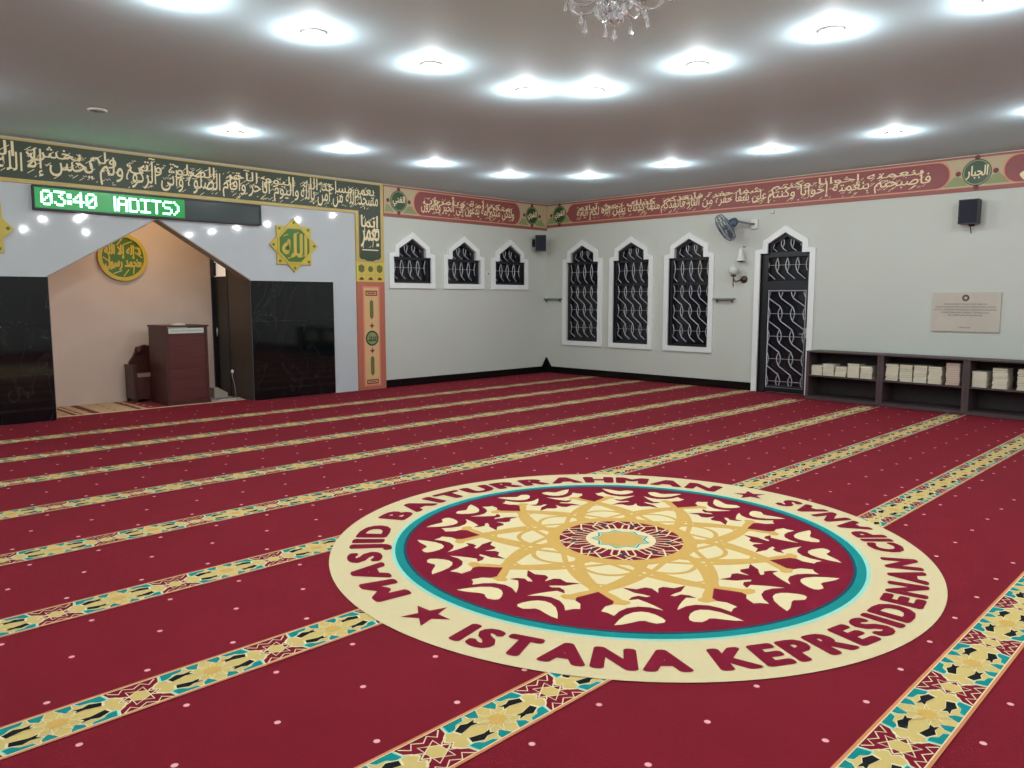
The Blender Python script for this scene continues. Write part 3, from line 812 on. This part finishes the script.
# star plaques
def star_plaque(u, v, R, word, label):
    t = thing('star_plaque', NORTH(u, v-R, 0), label, 'plaque', None)
    mb = MB(); mb.prism(NORTH, star(u, v, R, R*.765, 8), 0.0, .03, M_GOLDP); mb.build('gold_star', t, bevel=.004)
    mb = MB(); mb.prism(NORTH, circ(u, v, R*.66, 8, pi/8), .03, .036, M_GRNP)
    mb.ring(NORTH, circ(u, v, R*.74, 8, pi/8), circ(u, v, R*.665, 8, pi/8), .03, .044, M_GOLDP)
    mb.build('green_centre', t)
    for k in range(8):
        mb = MB(); a = pi/2+k*pi/4
        cu_, cv_ = u+R*.84*cos(a), v+R*.84*sin(a)
        mb.prism(NORTH, circ(cu_, cv_, R*.065, 4, a), .03, .033, M_GRNP)
        mb.build('diamond', t)
    mb = MB(); ar_text(mb, NORTH, word, u-R*.5, u+R*.5, v-R*.42, v+R*.42, .037, M_GOLDP, .012); 
    for k, (a, b) in enumerate(((-.35, .36), (.1, .45), (.3, -.4), (-.2, -.46))): mb.strip(NORTH, [(u+R*a-.04, v+R*b-.015), (u+R*a+.04, v+R*b+.015)], .014, .04, M_GOLDP)
    mb.build('lettering', t)
star_plaque(6.48, 2.46, .43, 'الله', 'gold eight-pointed star plaque with green centre above the right black marble panel')
star_plaque(2.15, 2.48, .43, 'محمد', 'gold eight-pointed star plaque cut by the left edge, above the left marble panel')

# roundel in the niche
def NICHE(u, v, n): return (u, NB-n-.0015, v)
t = thing('calligraphy_roundel', NICHE(4.325, 1.88, 0), 'round gold and green calligraphy roundel on the back wall of the prayer niche', 'plaque')
mb = MB(); mb.ring(NICHE, circ(4.325, 2.24, .365, 48), circ(4.325, 2.24, .305, 48), 0, .05, M_GOLDP); mb.build('gold_rim', t, bevel=.005)
mb = MB(); mb.prism(NICHE, circ(4.325, 2.24, .31, 48), 0, .03, M_GRNP); mb.build('green_disc', t)
mb = MB(); ar_disc(mb, NICHE, ['لا إله إلا الله', 'محمد رسول'], 4.325, 2.24, .30, .032, M_GOLDP, .007)
for a_ in range(0, 360, 30):
    mb.strip(NICHE, [(4.325+.29*cos(radians(a_)), 2.24+.29*sin(radians(a_))), (4.325+.20*cos(radians(a_+24)), 2.24+.20*sin(radians(a_+24)))], .018, .036, M_GOLDP)
mb.build('lettering', t)

# ------------------------------------------------------------------ lectern
W1 = wood('mahogany', (74, 30, 28), (90, 40, 36), .4, 'X', 4); W2 = wood('dark_mahogany', (62, 30, 26), (78, 40, 34), .4, 'Z', 4)
def box3(mb, x0, x1, y0, y1, z0, z1, m): mb.box(FLOOR, x0, x1, y0, y1, z0, z1, m)
lt = thing('lectern', (4.81, 12.1, .0065), 'tall dark red wooden lectern with a white name strip inside the prayer niche', 'lectern')
lx0, lx1, ly0, ly1 = 4.50, 5.14, 11.78, 12.44; lb = .007
mb = MB(); box3(mb, lx0+.035, lx1-.035, ly0+.01, ly0+.03, lb+.05, 1.17, W1)
for i in range(6): box3(mb, lx0+.05, lx1-.05, ly0+.004, ly0+.01, .10+i*.155, .235+i*.155, W1)
mb.build('front_panel', lt)
for n_, xx in (('side_panel', lx0), ('side_panel', lx1-.035)):
    mb = MB(); box3(mb, xx, xx+.035, ly0, ly1, lb, 1.18, W2); mb.build(n_, lt, bevel=.004)
mb = MB(); box3(mb, lx0-.015, lx1+.015, ly0-.02, ly1+.01, 1.18, 1.205, W2); mb.build('top', lt, bevel=.004)
mb = MB(); box3(mb, lx0-.01, lx1+.01, ly0-.015, ly0+.02, lb, .055, W2); mb.build('plinth', lt)
mb = MB(); box3(mb, lx0+.035, lx1-.035, ly0+.03, ly1, .70, .72, W2); mb.build('shelf', lt)
mb = MB(); box3(mb, lx0+.05, lx1-.06, ly0-.002, ly0+.004, 1.085, 1.165, mat('name_strip', (196, 204, 190), .4)); st_ = mb.build('name_strip', lt)
mb = MB(); FRT = lambda u, v, n: (u, ly0-.002-n, v)
g = glyphs('MASJID BAITURRAHMAN'); b = bounds(g[0])
mb.text(g, lambda x, y: FRT(lx0+.08+(x-b[0])/(b[1]-b[0])*.46, 1.115+y*.035, .0008), mat('strip_ink', (120, 132, 124), .6)); mb.build('strip_lettering', st_)
pf = thing('folded_paper', (4.78, 12.0, 1.205), 'small white folded paper lying on top of the lectern', 'paper')
mb = MB(); mb.prism(lambda u, v, n: (u, n, v), [(4.70, 1.206), (4.86, 1.206), (4.84, 1.224), (4.80, 1.232), (4.72, 1.216)], 11.9, 12.08, M_LWHITE); mb.build('sheet', pf)

# armchair behind the lectern
ch = thing('armchair', (4.45, 12.66, .007), 'carved dark wooden armchair half hidden behind the lectern', 'chair')
cx0, cx1, cy0, cy1 = 4.26, 4.86, 12.47, 12.84
mb = MB(); box3(mb, cx0+.05, cx1-.05, cy0, cy1-.06, .34, .40, W2); mb.build('seat', ch, bevel=.01)
mb = MB(); box3(mb, cx0+.06, cx1-.06, cy0+.01, cy1-.08, .40, .44, mat('cushion_cloth', (150, 130, 112), .9)); mb.build('cushion', ch, bevel=.015)
for xx in (cx0, cx1-.055):
    mb = MB(); box3(mb, xx, xx+.055, cy0, cy1, .06, .55, W2); box3(mb, xx-.01, xx+.065, cy0-.01, cy1, .55, .585, W2); mb.build('armrest', ch, bevel=.008)
    for yy in (cy0+.01, cy1-.06):
        mb = MB(); box3(mb, xx+.005, xx+.05, yy, yy+.045, .007, .09, W2); mb.build('leg', ch)
mb = MB()
mb.prism(lambda u, v, n: (u, cy1-n, v), [(cx0+.06, .38), (cx1-.06, .38), (cx1-.06, .70), (cx1-.10, .78), (cx1-.18, .80), (4.62, .86), (4.56, .88), (4.50, .86), (4.44, .82), (cx0+.12, .70), (cx0+.06, .62)], 0, .05, W2)
mb.build('backrest', ch, bevel=.008)
mb = MB(); box3(mb, cx0+.055, cx1-.055, cy0+.005, cy0+.03, .06, .36, W2); mb.build('apron', ch)
mb = MB()
mb.lathe([(.0, -.06), (.05, -.05), (.065, 0), (.05, .05), (0, .06)], (4.45, cy1-.10, .80), W2, 12); mb.build('carved_knob', ch)

# gooseneck microphone, bag and small box
mk = thing('gooseneck_microphone', (5.58, 11.84, .018), 'thin gooseneck microphone on a round base right of the lectern', 'microphone')
mb = MB(); mb.lathe([(0, 0), (.08, 0), (.08, .012), (.02, .022), (0, .022)], (5.60, 11.86, .018), M_GREY, 18); mb.build('base', mk)
mb = MB(); mb.tube([(5.60, 11.86, .03), (5.585, 11.85, .15), (5.56, 11.84, .28), (5.535, 11.84, .38), (5.54, 11.84, .43)], .006, M_STEEL, 6); mb.build('gooseneck', mk)
mb = MB(); mb.lathe([(0, 0), (.018, .005), (.024, .03), (.02, .055), (0, .065)], (5.54, 11.84, .42), M_LWHITE, 12); mb.build('microphone_head', mk)
mb = MB(); mb.tube([(5.60, 11.80, .024), (5.50, 11.79, .022), (5.40, 11.82, .022), (5.30, 11.80, .022)], .005, M_LWHITE, 6); mb.build('cable', mk)
bg = tag(MB().build('x'), '', '') if False else None
mb = MB(); mb.lathe([(0, 0), (.10, .0), (.125, .06), (.11, .14), (.06, .18), (.03, .20), (0, .20)], (5.27, 12.42, .017), mat('dark_cloth', (40, 26, 30), .9), 14)
tag(mb.build('cloth_bag', loc=(5.27, 12.42, .017)), 'dark bundled cloth bag on the floor between lectern and side door', 'bag')
mb = MB(); FS = lambda u, v, n: (5.36+u, 12.12+n, .0165+v)
mb.prism(FS, [(0, 0), (.22, 0), (.22, .07), (.05, .17), (0, .16)], 0, .16, mat('pale_box', (176, 164, 150), .6))
tag(mb.build('desk_monitor_speaker', loc=(5.47, 12.2, .0165), bevel=.006), 'pale wedge shaped floor box behind the gooseneck microphone', 'box')

# ================================================================== EAST WALL FITTINGS
def speaker(P, w, h, dp, frame, label, wall):
    """box speaker facing down the frame normal; P = (u, v) of its centre on the wall"""
    u, v = P
    t = thing('wall_speaker', frame(u, v-h/2, .12), label, 'speaker', 'wall speakers')
    mb = MB(); mb.box(frame, u-w/2, u+w/2, v-h/2, v+h/2, .06, .06+dp, M_BLACK); mb.build('cabinet', t, bevel=.008)
    mb = MB(); mb.box(frame, u-w/2+.015, u+w/2-.015, v-h/2+.015, v+h/2-.015, .06+dp, .068+dp, M_DGREY); mb.build('front_grille', t, bevel=.003)
    mb = MB(); mb.box(frame, u-.04, u+.04, v-h/2-.02, v+h/2*.3, 0, .012, M_BLACK); mb.tube([frame(u, v, .01), frame(u, v, .07)], .014, M_BLACK); mb.tube([frame(u, v-h/2+.02, .09), frame(u, v-h/2-.08, .03), frame(u, v-h/2-.12, .006)], .006, M_BLACK, 6); mb.build('bracket', t)
    return t
speaker((-3.30, 2.82), .25, .34, .15, EAST, 'black box speaker under the frieze above the inscribed stone tablet', 1)
cs = 1/math.sqrt(2)
def CORN(u, v, n):   # 45 degree frame across the corner
    bx, by = X0-.44, Y0-.13
    return (bx+u*cs-n*cs, by-u*cs-n*cs, v)
t = thing('wall_speaker', CORN(0, 2.6, .1), 'small black box speaker mounted high in the corner below the red friezes', 'speaker', 'wall speakers')
mb = MB(); mb.box(CORN, -.05, .18, 2.60, 2.93, .0, .16, M_BLACK); mb.build('cabinet', t, bevel=.008)
mb = MB(); mb.box(CORN, -.035, .165, 2.615, 2.915, .16, .168, M_DGREY); mb.build('front_grille', t)
mb = MB(); mb.tube([CORN(0.01, 2.78, 0), CORN(0.01, 2.78, -.1), (X0-.41, Y0-.004, 2.78)], .014, M_BLACK); mb.box(NORTH, X0-.47, X0-.35, 2.7, 2.86, 0, .01, M_BLACK); mb.build('bracket', t)

# inscription tablet
t = thing('stone_tablet', EAST(-3.31, 1.13, 0), 'pinkish marble tablet with an engraved round emblem and lines of text, above the bookcases', 'tablet')
MT = mat('pink_marble', (192, 184, 170), .35, noise=.12, nscale=5)
mb = MB(); mb.box(EAST, -3.745, -2.865, 1.13, 1.695, 0, .022, MT); mb.build('slab', t, bevel=.004)
MI = mat('engraved_ink', (96, 82, 70), .6)
mb = MB(); mb.prism(EAST, circ(-3.31, 1.615, .048, 24), .022, .0235, mat('emblem_ink', (84, 72, 58), .5)); mb.prism(EAST, star(-3.31, 1.615, .030, .013, 5), .0235, .0245, MT); mb.build('emblem', t)
mb = MB()
def latin(mb, fr, s, uc, v, h, w, n, m):
    g = glyphs(s); b = bounds(g[0]); 
    mb.text(g, lambda x, y: fr(uc-w/2+(x-b[0])/(b[1]-b[0])*w, v+y*h, n), m)
for i, (s, w) in enumerate((('DENGAN RAHMAT ALLAH YANG MAHA ESA', .56), ('MASJID BAITURRAHMAN ISTANA KEPRESIDENAN CIPANAS', .78), ('ISTANA KEPRESIDENAN CIPANAS MASJID BAITURRAHMAN', .80), ('DIRESMIKAN PADA TANGGAL', .62), ('CIPANAS', .44))):
    latin(mb, EAST, s, -3.31, 1.515-i*.040, .034, w, .0232, MI)
mb.build('lettering', t)
mb = MB(); latin(mb, EAST, 'CIPANAS', -3.31, 1.18, .03, .16, .0232, MI)
mb.build('lettering', t)

# wall shelves
for (a, b, lab) in ((-11.52, -11.03, 'narrow grey wall ledge between the corner and the first tall window'), (-7.36, -6.96, 'narrow grey wall ledge right of the third tall window')):
    t = thing('wall_ledge', EAST((a+b)/2, 1.6, 0), lab, 'ledge', 'narrow ledges on the window wall')
    mb = MB(); mb.box(EAST, a, b, 1.59, 1.615, 0, .10, mat('grey_ledge', (122, 124, 122), .5)); mb.build('board', t)
    for u in (a+.05, b-.05):
        mb = MB(); mb.prism(lambda n_, v, w: EAST(u+w, v, n_), [(0, 1.53), (.012, 1.53), (.08, 1.59), (0, 1.59)], -.008, .008, M_GREY); mb.build('bracket', t)

# sensor under frieze and socket between small windows
t = thing('cable_clip', EAST(-6.31, 3.03, 0), 'tiny white round fitting just under the frieze right of the fan', 'fitting')
mb = MB(); mb.lathe([(0, 0), (.03, 0), (.03, .03), (.015, .045), (0, .045)], (0, 0, 0), M_LWHITE, 12, tr=lambda p: EAST(-6.31+p[0], 3.06+p[1], p[2])); mb.build('fitting_body', t)
t = thing('wall_switch', NORTH(10.79, 2.04, 0), 'tiny grey switch plate between the second and third small windows', 'switch')
mb = MB(); mb.box(NORTH, 10.755, 10.825, 2.06, 2.15, 0, .012, M_LWHITE); mb.build('plate', t); mb = MB(); mb.box(NORTH, 10.775, 10.805, 2.085, 2.125, .012, .02, M_GREY); mb.build('rocker', t)

# wall fan
from mathutils import Vector, Matrix
FC = Vector((12.17, 6.98, 2.82))
t = thing('wall_fan', (X0, 6.62, 2.9), 'blue-grey caged wall fan tilted downward on an arm beside the grille door', 'fan')
ax = Vector((-.50, .62, -.52)).normalized()
sx = ax.cross(Vector((0, 0, 1))).normalized(); sy = sx.cross(ax).normalized()
def FT(p): v = FC+sx*p[0]+sy*p[1]+ax*p[2]; return (v.x, v.y, v.z)
R = .25
mb = MB()
for rr, hh in ((R, 0), (R*.96, .05), (R*.96, -.05), (R*.7, .085), (R*.4, .10), (R*.6, -.08)):
    mb.tube([FT((rr*cos(a*pi/16), rr*sin(a*pi/16), hh)) for a in range(32)], .005 if rr < R else .009, M_GREY, 5, closed=True)
for a in range(24):
    an = a*pi/12
    mb.tube([FT((r_*cos(an), r_*sin(an), h_)) for r_, h_ in ((.06, .105), (R*.4, .10), (R*.7, .085), (R*.96, .05), (R, 0), (R*.96, -.05), (R*.6, -.08), (.07, -.09))], .003, M_GREY, 4, cap=False)
mb.lathe([(0, .112), (.055, .11), (.06, .10), (.055, .09)], (0, 0, 0), M_BLUE, 16, tr=FT); mb.build('cage', t)
mb = MB()
for k in range(3):
    b0 = k*2*pi/3
    g = [FT((r_*cos(b0+a_), r_*sin(b0+a_), z_)) for r_, a_, z_ in ((.03, -.3, .0), (.12, -.35, -.02), (.21, -.25, -.03), (.225, .2, .0), (.19, .55, .03), (.10, .5, .02), (.03, .4, .0))]
    mb.add(g, [tuple(range(7))], M_BLUE); mb.add([(p[0]+ax.x*.004, p[1]+ax.y*.004, p[2]+ax.z*.004) for p in g], [tuple(range(7))[::-1]], M_BLUE)
mb.lathe([(0, .05), (.03, .045), (.035, 0), (.035, -.03)], (0, 0, 0), M_BLUE, 14, tr=FT); mb.build('blades', t)
mb = MB(); mb.lathe([(0, -.24), (.05, -.23), (.075, -.18), (.08, -.10), (.06, -.085)], (0, 0, 0), M_BLUE, 16, tr=FT); mb.build('motor', t)
mb = MB(); e = FC-ax*.20
mb.tube([tuple(e), (12.36, 6.72, 2.90), (12.44, 6.66, 2.88), (X0-.04, 6.62, 2.88)], .018, M_GREY); mb.build('arm', t)
mb = MB(); mb.box(EAST, -6.68, -6.56, 2.80, 2.96, 0, .05, M_LWHITE); mb.build('wall_bracket', t, bevel=.01)

# wall lamps beneath the fan
t = thing('wall_lamp', EAST(-6.86, 1.95, 0), 'round frosted globe wall lamp on a dark bracket below the fan', 'lamp')
mb = MB(); mb.lathe([(0, -.085)]+[(.085*cos(radians(a)), .085*sin(radians(a))) for a in range(-75, 76, 15)]+[(0, .085)], (X0-.15, 6.93, 2.10), M_GLOBE, 20); mb.build('globe', t)
mb = MB(); mb.tube([(X0-.15, 6.93, 2.01), (X0-.15, 6.93, 1.95), (X0-.12, 6.90, 1.90), (X0-.05, 6.85, 1.93), (X0, 6.82, 1.95)], .014, M_BRASS, 8)
mb.lathe([(0, 1.99), (.04, 1.99), (.045, 2.02), (.03, 2.03)], (X0-.15, 6.93, 0), M_BRASS, 14)
mb.tube([(X0-.15, 6.93, 1.96), (X0-.15, 6.93, 1.84), (X0-.14, 6.93, 1.80)], [.012, .01, .003], M_BRASS, 8); mb.build('bracket', t)
mb = MB(); mb.lathe([(0, .06), (.05, .05), (.065, 0), (.065, 0), (.0, 0)], (0, 0, 0), M_BRASS, 16, tr=lambda p: EAST(-6.80+p[0], 1.94+p[1], p[2])); mb.build('wall_plate', t)
t = thing('wall_lamp', EAST(-6.80, 2.2, 0), 'white flared bell shade wall lamp between the fan and the globe lamp', 'lamp')
mb = MB(); mb.lathe([(.085, 0), (.075, .03), (.05, .10), (.035, .17), (.025, .21), (0, .22)], (X0-.10, 6.83, 2.26), M_LWHITE, 18); mb.build('shade', t)
mb = MB(); mb.tube([(X0, 6.80, 2.50), (X0-.06, 6.81, 2.53), (X0-.10, 6.83, 2.48)], .010, M_LWHITE, 8); mb.lathe([(0, .0), (.045, 0), (.045, .02), (0, .02)], (X0-.10, 6.83, 2.24), M_BRASS, 12); mb.build('arm', t)

# ------------------------------------------------------------------ bookcases
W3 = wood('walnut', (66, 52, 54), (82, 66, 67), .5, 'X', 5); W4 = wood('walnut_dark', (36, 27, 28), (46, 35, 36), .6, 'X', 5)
ang = math.atan2(-.20, -3.05)      # run direction of the cases (towards -y, slightly into the room)
B0 = (12.085, 5.42)
dirv = Vector((-.062, -1, 0)).normalized(); back = Vector((1, -.062, 0)).normalized()
def mkcase():
    t = thing('bookcase', (0, 0, 0), 'x', 'bookcase', 'bookcases along the window wall')
    L, D, H, S = 1.165, .40, .77, .045
    F3 = lambda a, b, z: (a, b, z)
    for nm, a, b in (('side_panel', 0, S), ('side_panel', L-S, L)):
        mb = MB(); mb.box(FLOOR, a, b, 0, D, 0, H-.02, W3); mb.build(nm, t, bevel=.003)
    mb = MB(); mb.box(FLOOR, -.0, L+.0, -.012, D, H-.02, H, W3); mb.build('top', t, bevel=.003)
    mb = MB(); mb.box(FLOOR, S, L-S, .01, D-.01, .365, .388, W3); mb.build('shelf', t)
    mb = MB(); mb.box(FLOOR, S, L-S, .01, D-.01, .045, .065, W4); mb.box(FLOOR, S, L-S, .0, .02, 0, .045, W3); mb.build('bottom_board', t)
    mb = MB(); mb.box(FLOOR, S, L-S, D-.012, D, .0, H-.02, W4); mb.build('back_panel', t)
    return t
case = mkcase(); note_kids(case)
# local +x of the case runs along dirv, local +y into the wall (back)
rotz = math.atan2(dirv.y, dirv.x)
def case_pt(k, a, b, z):
    p = Vector((B0[0], B0[1], 0))+dirv*(a+k*1.167)+back*b
    return (p.x, p.y, z+.0095)
CL = ['dark wooden bookcase beside the grille door with five low stacks of books', 'middle dark wooden bookcase below the stone tablet with five stacks of books', 'dark wooden bookcase at the right edge with three spaced stacks of books']
for k in range(3):
    c_ = case if k == 0 else copy_tree(case)
    p = case_pt(k, 0, 0, 0); c_.location = p; c_.rotation_euler = (0, 0, rotz); c_['label'] = CL[k]
# one book: cover and page block; page edges face the room
M_PAGE = mat('page_edges', (214, 208, 184), .8, noise=.12, nscale=90)
M_PAGE2 = mat('page_edges_pinkish', (206, 184, 170), .8, noise=.12, nscale=90)
M_COV = [mat('cover_%s' % n, c_, .5) for n, c_ in (('green', (70, 92, 70)), ('tan', (150, 134, 104)), ('white', (210, 206, 194)), ('brown', (96, 66, 52)))]
PROTO = {}
def mkbook(cm, pm, key):
    t = thing('book', (0, 0, -5), 'x', 'book', 'x')
    w, d_, h = .180, .22, .0305
    mb = MB(); mb.box(FLOOR, 0, w, 0, d_, 0, .002, cm); mb.box(FLOOR, 0, w, 0, d_, h-.002, h, cm); mb.box(FLOOR, 0, w, d_-.002, d_, .002, h-.002, cm); 
    mb.v = [(p[0], p[1], p[2]) for p in mb.v]; o = mb.build('cover', t, loc=(0, 0, 0)); o.location = (0, 0, 0)
    mb = MB(); mb.box(FLOOR, .003, w-.003, .003, d_-.002, .002, h-.002, pm); o = mb.build('page_block', t, loc=(0, 0, 0)); o.location = (0, 0, 0)
    note_kids(t); PROTO[key] = [t, False]
for i in range(4): mkbook(M_COV[i], M_PAGE, (i, 0))
mkbook(M_COV[1], M_PAGE2, (1, 1))
stacks = [(0, .062, 5), (0, .254, 6), (0, .450, 5), (0, .650, 7), (0, .850, 6),
          (1, .060, 8), (1, .258, 8), (1, .456, 8), (1, .654, 8), (1, .890, 10),
          (2, .062, 7), (2, .305, 9), (2, .600, 9)]
ORD = ['bottom', 'second', 'third', 'fourth', 'fifth', 'sixth', 'seventh', 'eighth', 'ninth', 'tenth', 'eleventh']
SN = {0: ['first', 'second', 'third', 'fourth', 'fifth'], 1: ['first', 'second', 'third', 'fourth', 'fifth'], 2: ['first', 'second', 'third']}
CN = ['the bookcase beside the door', 'the middle bookcase', 'the rightmost bookcase']
cnt = {0: 0, 1: 0, 2: 0}
for k, a, n in stacks:
    si = cnt[k]; cnt[k] += 1
    z = .389
    rr = random.Random(k*10+si)
    for j in range(n):
        pk = (1, 1) if (k == 1 and si == 4) else (rr.choice((1, 2, 2, 2, 0)) if True else 0, 0)
        pr = PROTO[pk]
        if not pr[1]: o = pr[0]; pr[1] = True
        else: o = copy_tree(pr[0])
        o.location = case_pt(k, a+rr.uniform(-.006, .006), .05+rr.uniform(-.005, .008), z)
        o.rotation_euler = (0, 0, rotz+rr.uniform(-.02, .02)); o.scale = (1, 1, 1)
        pos = 'topmost' if j == n-1 else ORD[j]+('' if j == 0 else ' from bottom')
        o['label'] = 'closed %s book, %s in the %s stack of %s' % ('pinkish' if pk == (1, 1) else 'cream-edged', pos, SN[k][si], CN[k])
        o['group'] = 'books stacked in the bookcases'
        z += .0308
for k_, (o, used) in PROTO.items():
    if not used:
        for c_ in KIDS[o.name]: bpy.data.objects.remove(c_)
        bpy.data.objects.remove(o)

# ================================================================== CEILING LIGHTS
M_LAMP = mat('lamp_lens', (255, 255, 255), .3, emit=(226, 236, 255), estr=32)
M_LAMPOFF = mat('lamp_lens_off', (150, 146, 142), .3)
def mklamp(lens):
    t = thing('ceiling_downlight', (0, 0, 0), 'x', 'ceiling light', 'x')
    mb = MB(); mb.lathe([(.095, 0), (.095, -.012), (.078, -.018), (.070, -.004), (.070, 0)], (0, 0, 0), M_LWHITE, 24); o = mb.build('trim_ring', t, loc=(0, 0, 0)); o.location = (0, 0, 0)
    mb = MB(); mb.lathe([(.070, -.003), (.05, -.006), (.001, -.007)], (0, 0, 0), lens, 20); o = mb.build('lens', t, loc=(0, 0, 0)); o.location = (0, 0, 0)
    note_kids(t); return t
lamp_on = mklamp(M_LAMP); lamp_off = mklamp(M_LAMPOFF)
lights = []
outN = [4.482, 6.035, 7.625, 9.183]
nth = ['first', 'second', 'third', 'fourth', 'fifth', 'sixth', 'seventh', 'eighth', 'ninth', 'tenth']
for i, x in enumerate(outN): lights.append((x, 9.25, 'glowing round downlight, %s from left in the far ceiling row nearest the niche wall' % nth[i], 1))
for i, y in enumerate((8.385, 6.791, 5.187, 3.592)): lights.append((10.18, y, 'glowing round downlight, %s after the corner in the outer ceiling row along the window wall' % nth[i], 1))
for i, x in enumerate((2.269, 3.285, 4.435, 5.599)): lights.append((x, 5.42, 'glowing round downlight, %s from left in the inner ceiling row' % nth[i], 1))
for i, (x, y) in enumerate(((6.08, 4.946), (6.06, 3.793), (6.02, 2.615), (6.20, 1.549))): lights.append((x, y, 'glowing round downlight, %s from the left in the inner row right of the chandelier' % nth[i], 1))
hid = [(10.1, 2.0), (10.1, .4), (10.1, -1.2), (1.35, 9.25), (-.2, 9.25), (-1.8, 9.25), (2.27, .9), (3.45, .9), (4.6, .9), (5.6, .9), (1.9, 1.9), (1.9, 3.1), (1.9, 4.3),
       (-2.1, 7.6), (-2.1, 6.0), (-2.1, 4.4), (-2.1, 2.8), (-2.1, 1.2), (-2.1, -.4), (-.4, -2.6), (1.2, -2.6), (2.8, -2.6), (4.4, -2.6), (6.0, -2.6), (7.6, -2.6), (9.2, -2.6)]
for i, (x, y) in enumerate(hid): lights.append((x, y, 'round ceiling downlight behind or beside the camera, out of the photo', 1))
lights.append((2.93, 9.23, 'unlit round ceiling fitting near the green frieze at upper left', 0))
LD = bpy.data.lights.new('downlight_beam', 'AREA'); LD.shape = 'DISK'; LD.size = .10; LD.energy = 1.5; LD.color = (.93, .975, 1.0)
LB = bpy.data.lights.new('downlight_bulb', 'POINT'); LB.shadow_soft_size = .042; LB.energy = 22; LB.color = (.93, .975, 1.0)
first = {1: lamp_on, 0: lamp_off}; seen = set()
for x, y, lab, on in lights:
    if on in seen: o = copy_tree(first[on])
    else: o = first[on]; seen.add(on)
    o.location = (x, y, ZC); o['label'] = lab; o['group'] = 'round downlights in the ceiling'
    if on:
        l = bpy.data.objects.new('downlight_beam', LD); COL.objects.link(l); l.location = (x, y, ZC-.010)
        l = bpy.data.objects.new('downlight_bulb', LB); COL.objects.link(l); l.location = (x, y, ZC-.05)

# niche lamp (warm)
l = bpy.data.lights.new('niche_glow', 'AREA'); l.shape = 'RECTANGLE'; l.size = 1.2; l.size_y = .12; l.energy = 13; l.color = (1.0, .72, .42)
o = bpy.data.objects.new('niche_glow', l); COL.objects.link(o); o.location = (4.6, 12.0, 3.06)
o.rotation_euler = (radians(25), 0, 0)
mb = MB(); mb.box(FLOOR, 4.0, 5.2, 11.92, 12.08, 3.07, 3.10, M_LWHITE); tag(mb.build('niche_lamp', loc=(4.6, 12.0, 3.07)), 'warm strip lamp on the niche ceiling, hidden behind the arch', 'lamp')

# ================================================================== CHANDELIER
M_CRYS = mat('crystal', (240, 242, 246), .04, trans=.85, ior=1.5, spec=.7)
M_CHR = mat('chrome', (200, 200, 205), .2, metal=.9)
CHX, CHY = 3.97, 3.08
chd = thing('crystal_chandelier', (CHX, CHY, ZC), 'small crystal chandelier with curved arms and glass drops at the top edge', 'chandelier')
mb = MB(); mb.lathe([(0, -.001), (.10, -.001), (.09, -.03), (.02, -.04), (.02, -.10), (.045, -.12), (.05, -.16), (.03, -.20), (.022, -.24), (.035, -.27), (.04, -.30), (.02, -.33), (0, -.34)], (CHX, CHY, ZC), M_CRYS, 20); mb.build('stem', chd)
def drop(mb, x, y, z, s=1.0):
    mb.tube([(x, y, z), (x, y, z-.03*s)], .0025, M_CHR, 5)
    mb.lathe([(0, 0), (.008*s, -.006*s), (.004*s, -.012*s), (.013*s, -.035*s), (.009*s, -.05*s), (0, -.056*s)], (x, y, z-.03*s), M_CRYS, 6)
mb = MB(); drop(mb, CHX, CHY, ZC-.33, 1.3); mb.build('finial', chd)
for k in range(8):
    a = radians(45*k+8); ca, sa = cos(a), sin(a)
    mb = MB(); mb.tube([(CHX+r*ca, CHY+r*sa, ZC+z) for r, z in ((.04, -.15), (.10, -.19), (.17, -.235), (.25, -.235), (.31, -.19), (.33, -.13), (.32, -.09))], .009, M_CRYS, 8)
    arm = mb.build('arm', chd)
    mb = MB(); mb.lathe([(.012, -.09), (.04, -.085), (.045, -.078), (.014, -.07), (.014, -.03), (0, -.028)], (CHX+.32*ca, CHY+.32*sa, ZC), M_CRYS, 10); mb.build('candle_cup', arm)
    for rr, zz, ss in ((.21, .245, 1.35), (.36, .09, 1.2), (.29, .10, 1.0)):
        mb = MB(); drop(mb, CHX+rr*ca, CHY+rr*sa, ZC-zz, ss); mb.build('crystal_drop', arm)
mb = MB()
for r, n_, z in ((.07, 14, -.20), (.105, 18, -.16), (.05, 10, -.25)):
    mb.tube([(CHX+r*cos(2*pi*i/24), CHY+r*sin(2*pi*i/24), ZC+z) for i in range(24)], .004, M_CHR, 5, closed=True)
    for i in range(n_): drop(mb, CHX+r*cos(2*pi*i/n_), CHY+r*sin(2*pi*i/n_), ZC+z, .95)
mb.build('crystal_basket', chd)

# ================================================================== WORLD, CAMERA, VIEW
w = bpy.data.worlds.new('night'); SC.world = w; w.use_nodes = True
w.node_tree.nodes['Background'].inputs[0].default_value = (.012, .014, .02, 1); w.node_tree.nodes['Background'].inputs[1].default_value = .6
cam = bpy.data.cameras.new('camera'); co = bpy.data.objects.new('camera', cam); COL.objects.link(co)
cam.sensor_width = 36; cam.lens = 775/1024*36; cam.clip_start = .05; cam.clip_end = 100
pitch = math.atan(85/775)
co.location = (0, 0, 1.6); co.rotation_euler = (pi/2-pitch, 0, radians(-45))
SC.camera = co
for o in list(SC.objects):
    if '_loc' in o: del o['_loc']
SC.view_settings.view_transform = 'Standard'
try: SC.view_settings.look = 'None'
except Exception: pass
SC.view_settings.gamma = 1; SC.view_settings.use_curve_mapping = False
SC.view_settings.exposure = 0.36
SC.cycles.use_denoising = True
SC.cycles.max_bounces = 10; SC.cycles.diffuse_bounces = 6
SC.cycles.sample_clamp_indirect = 6
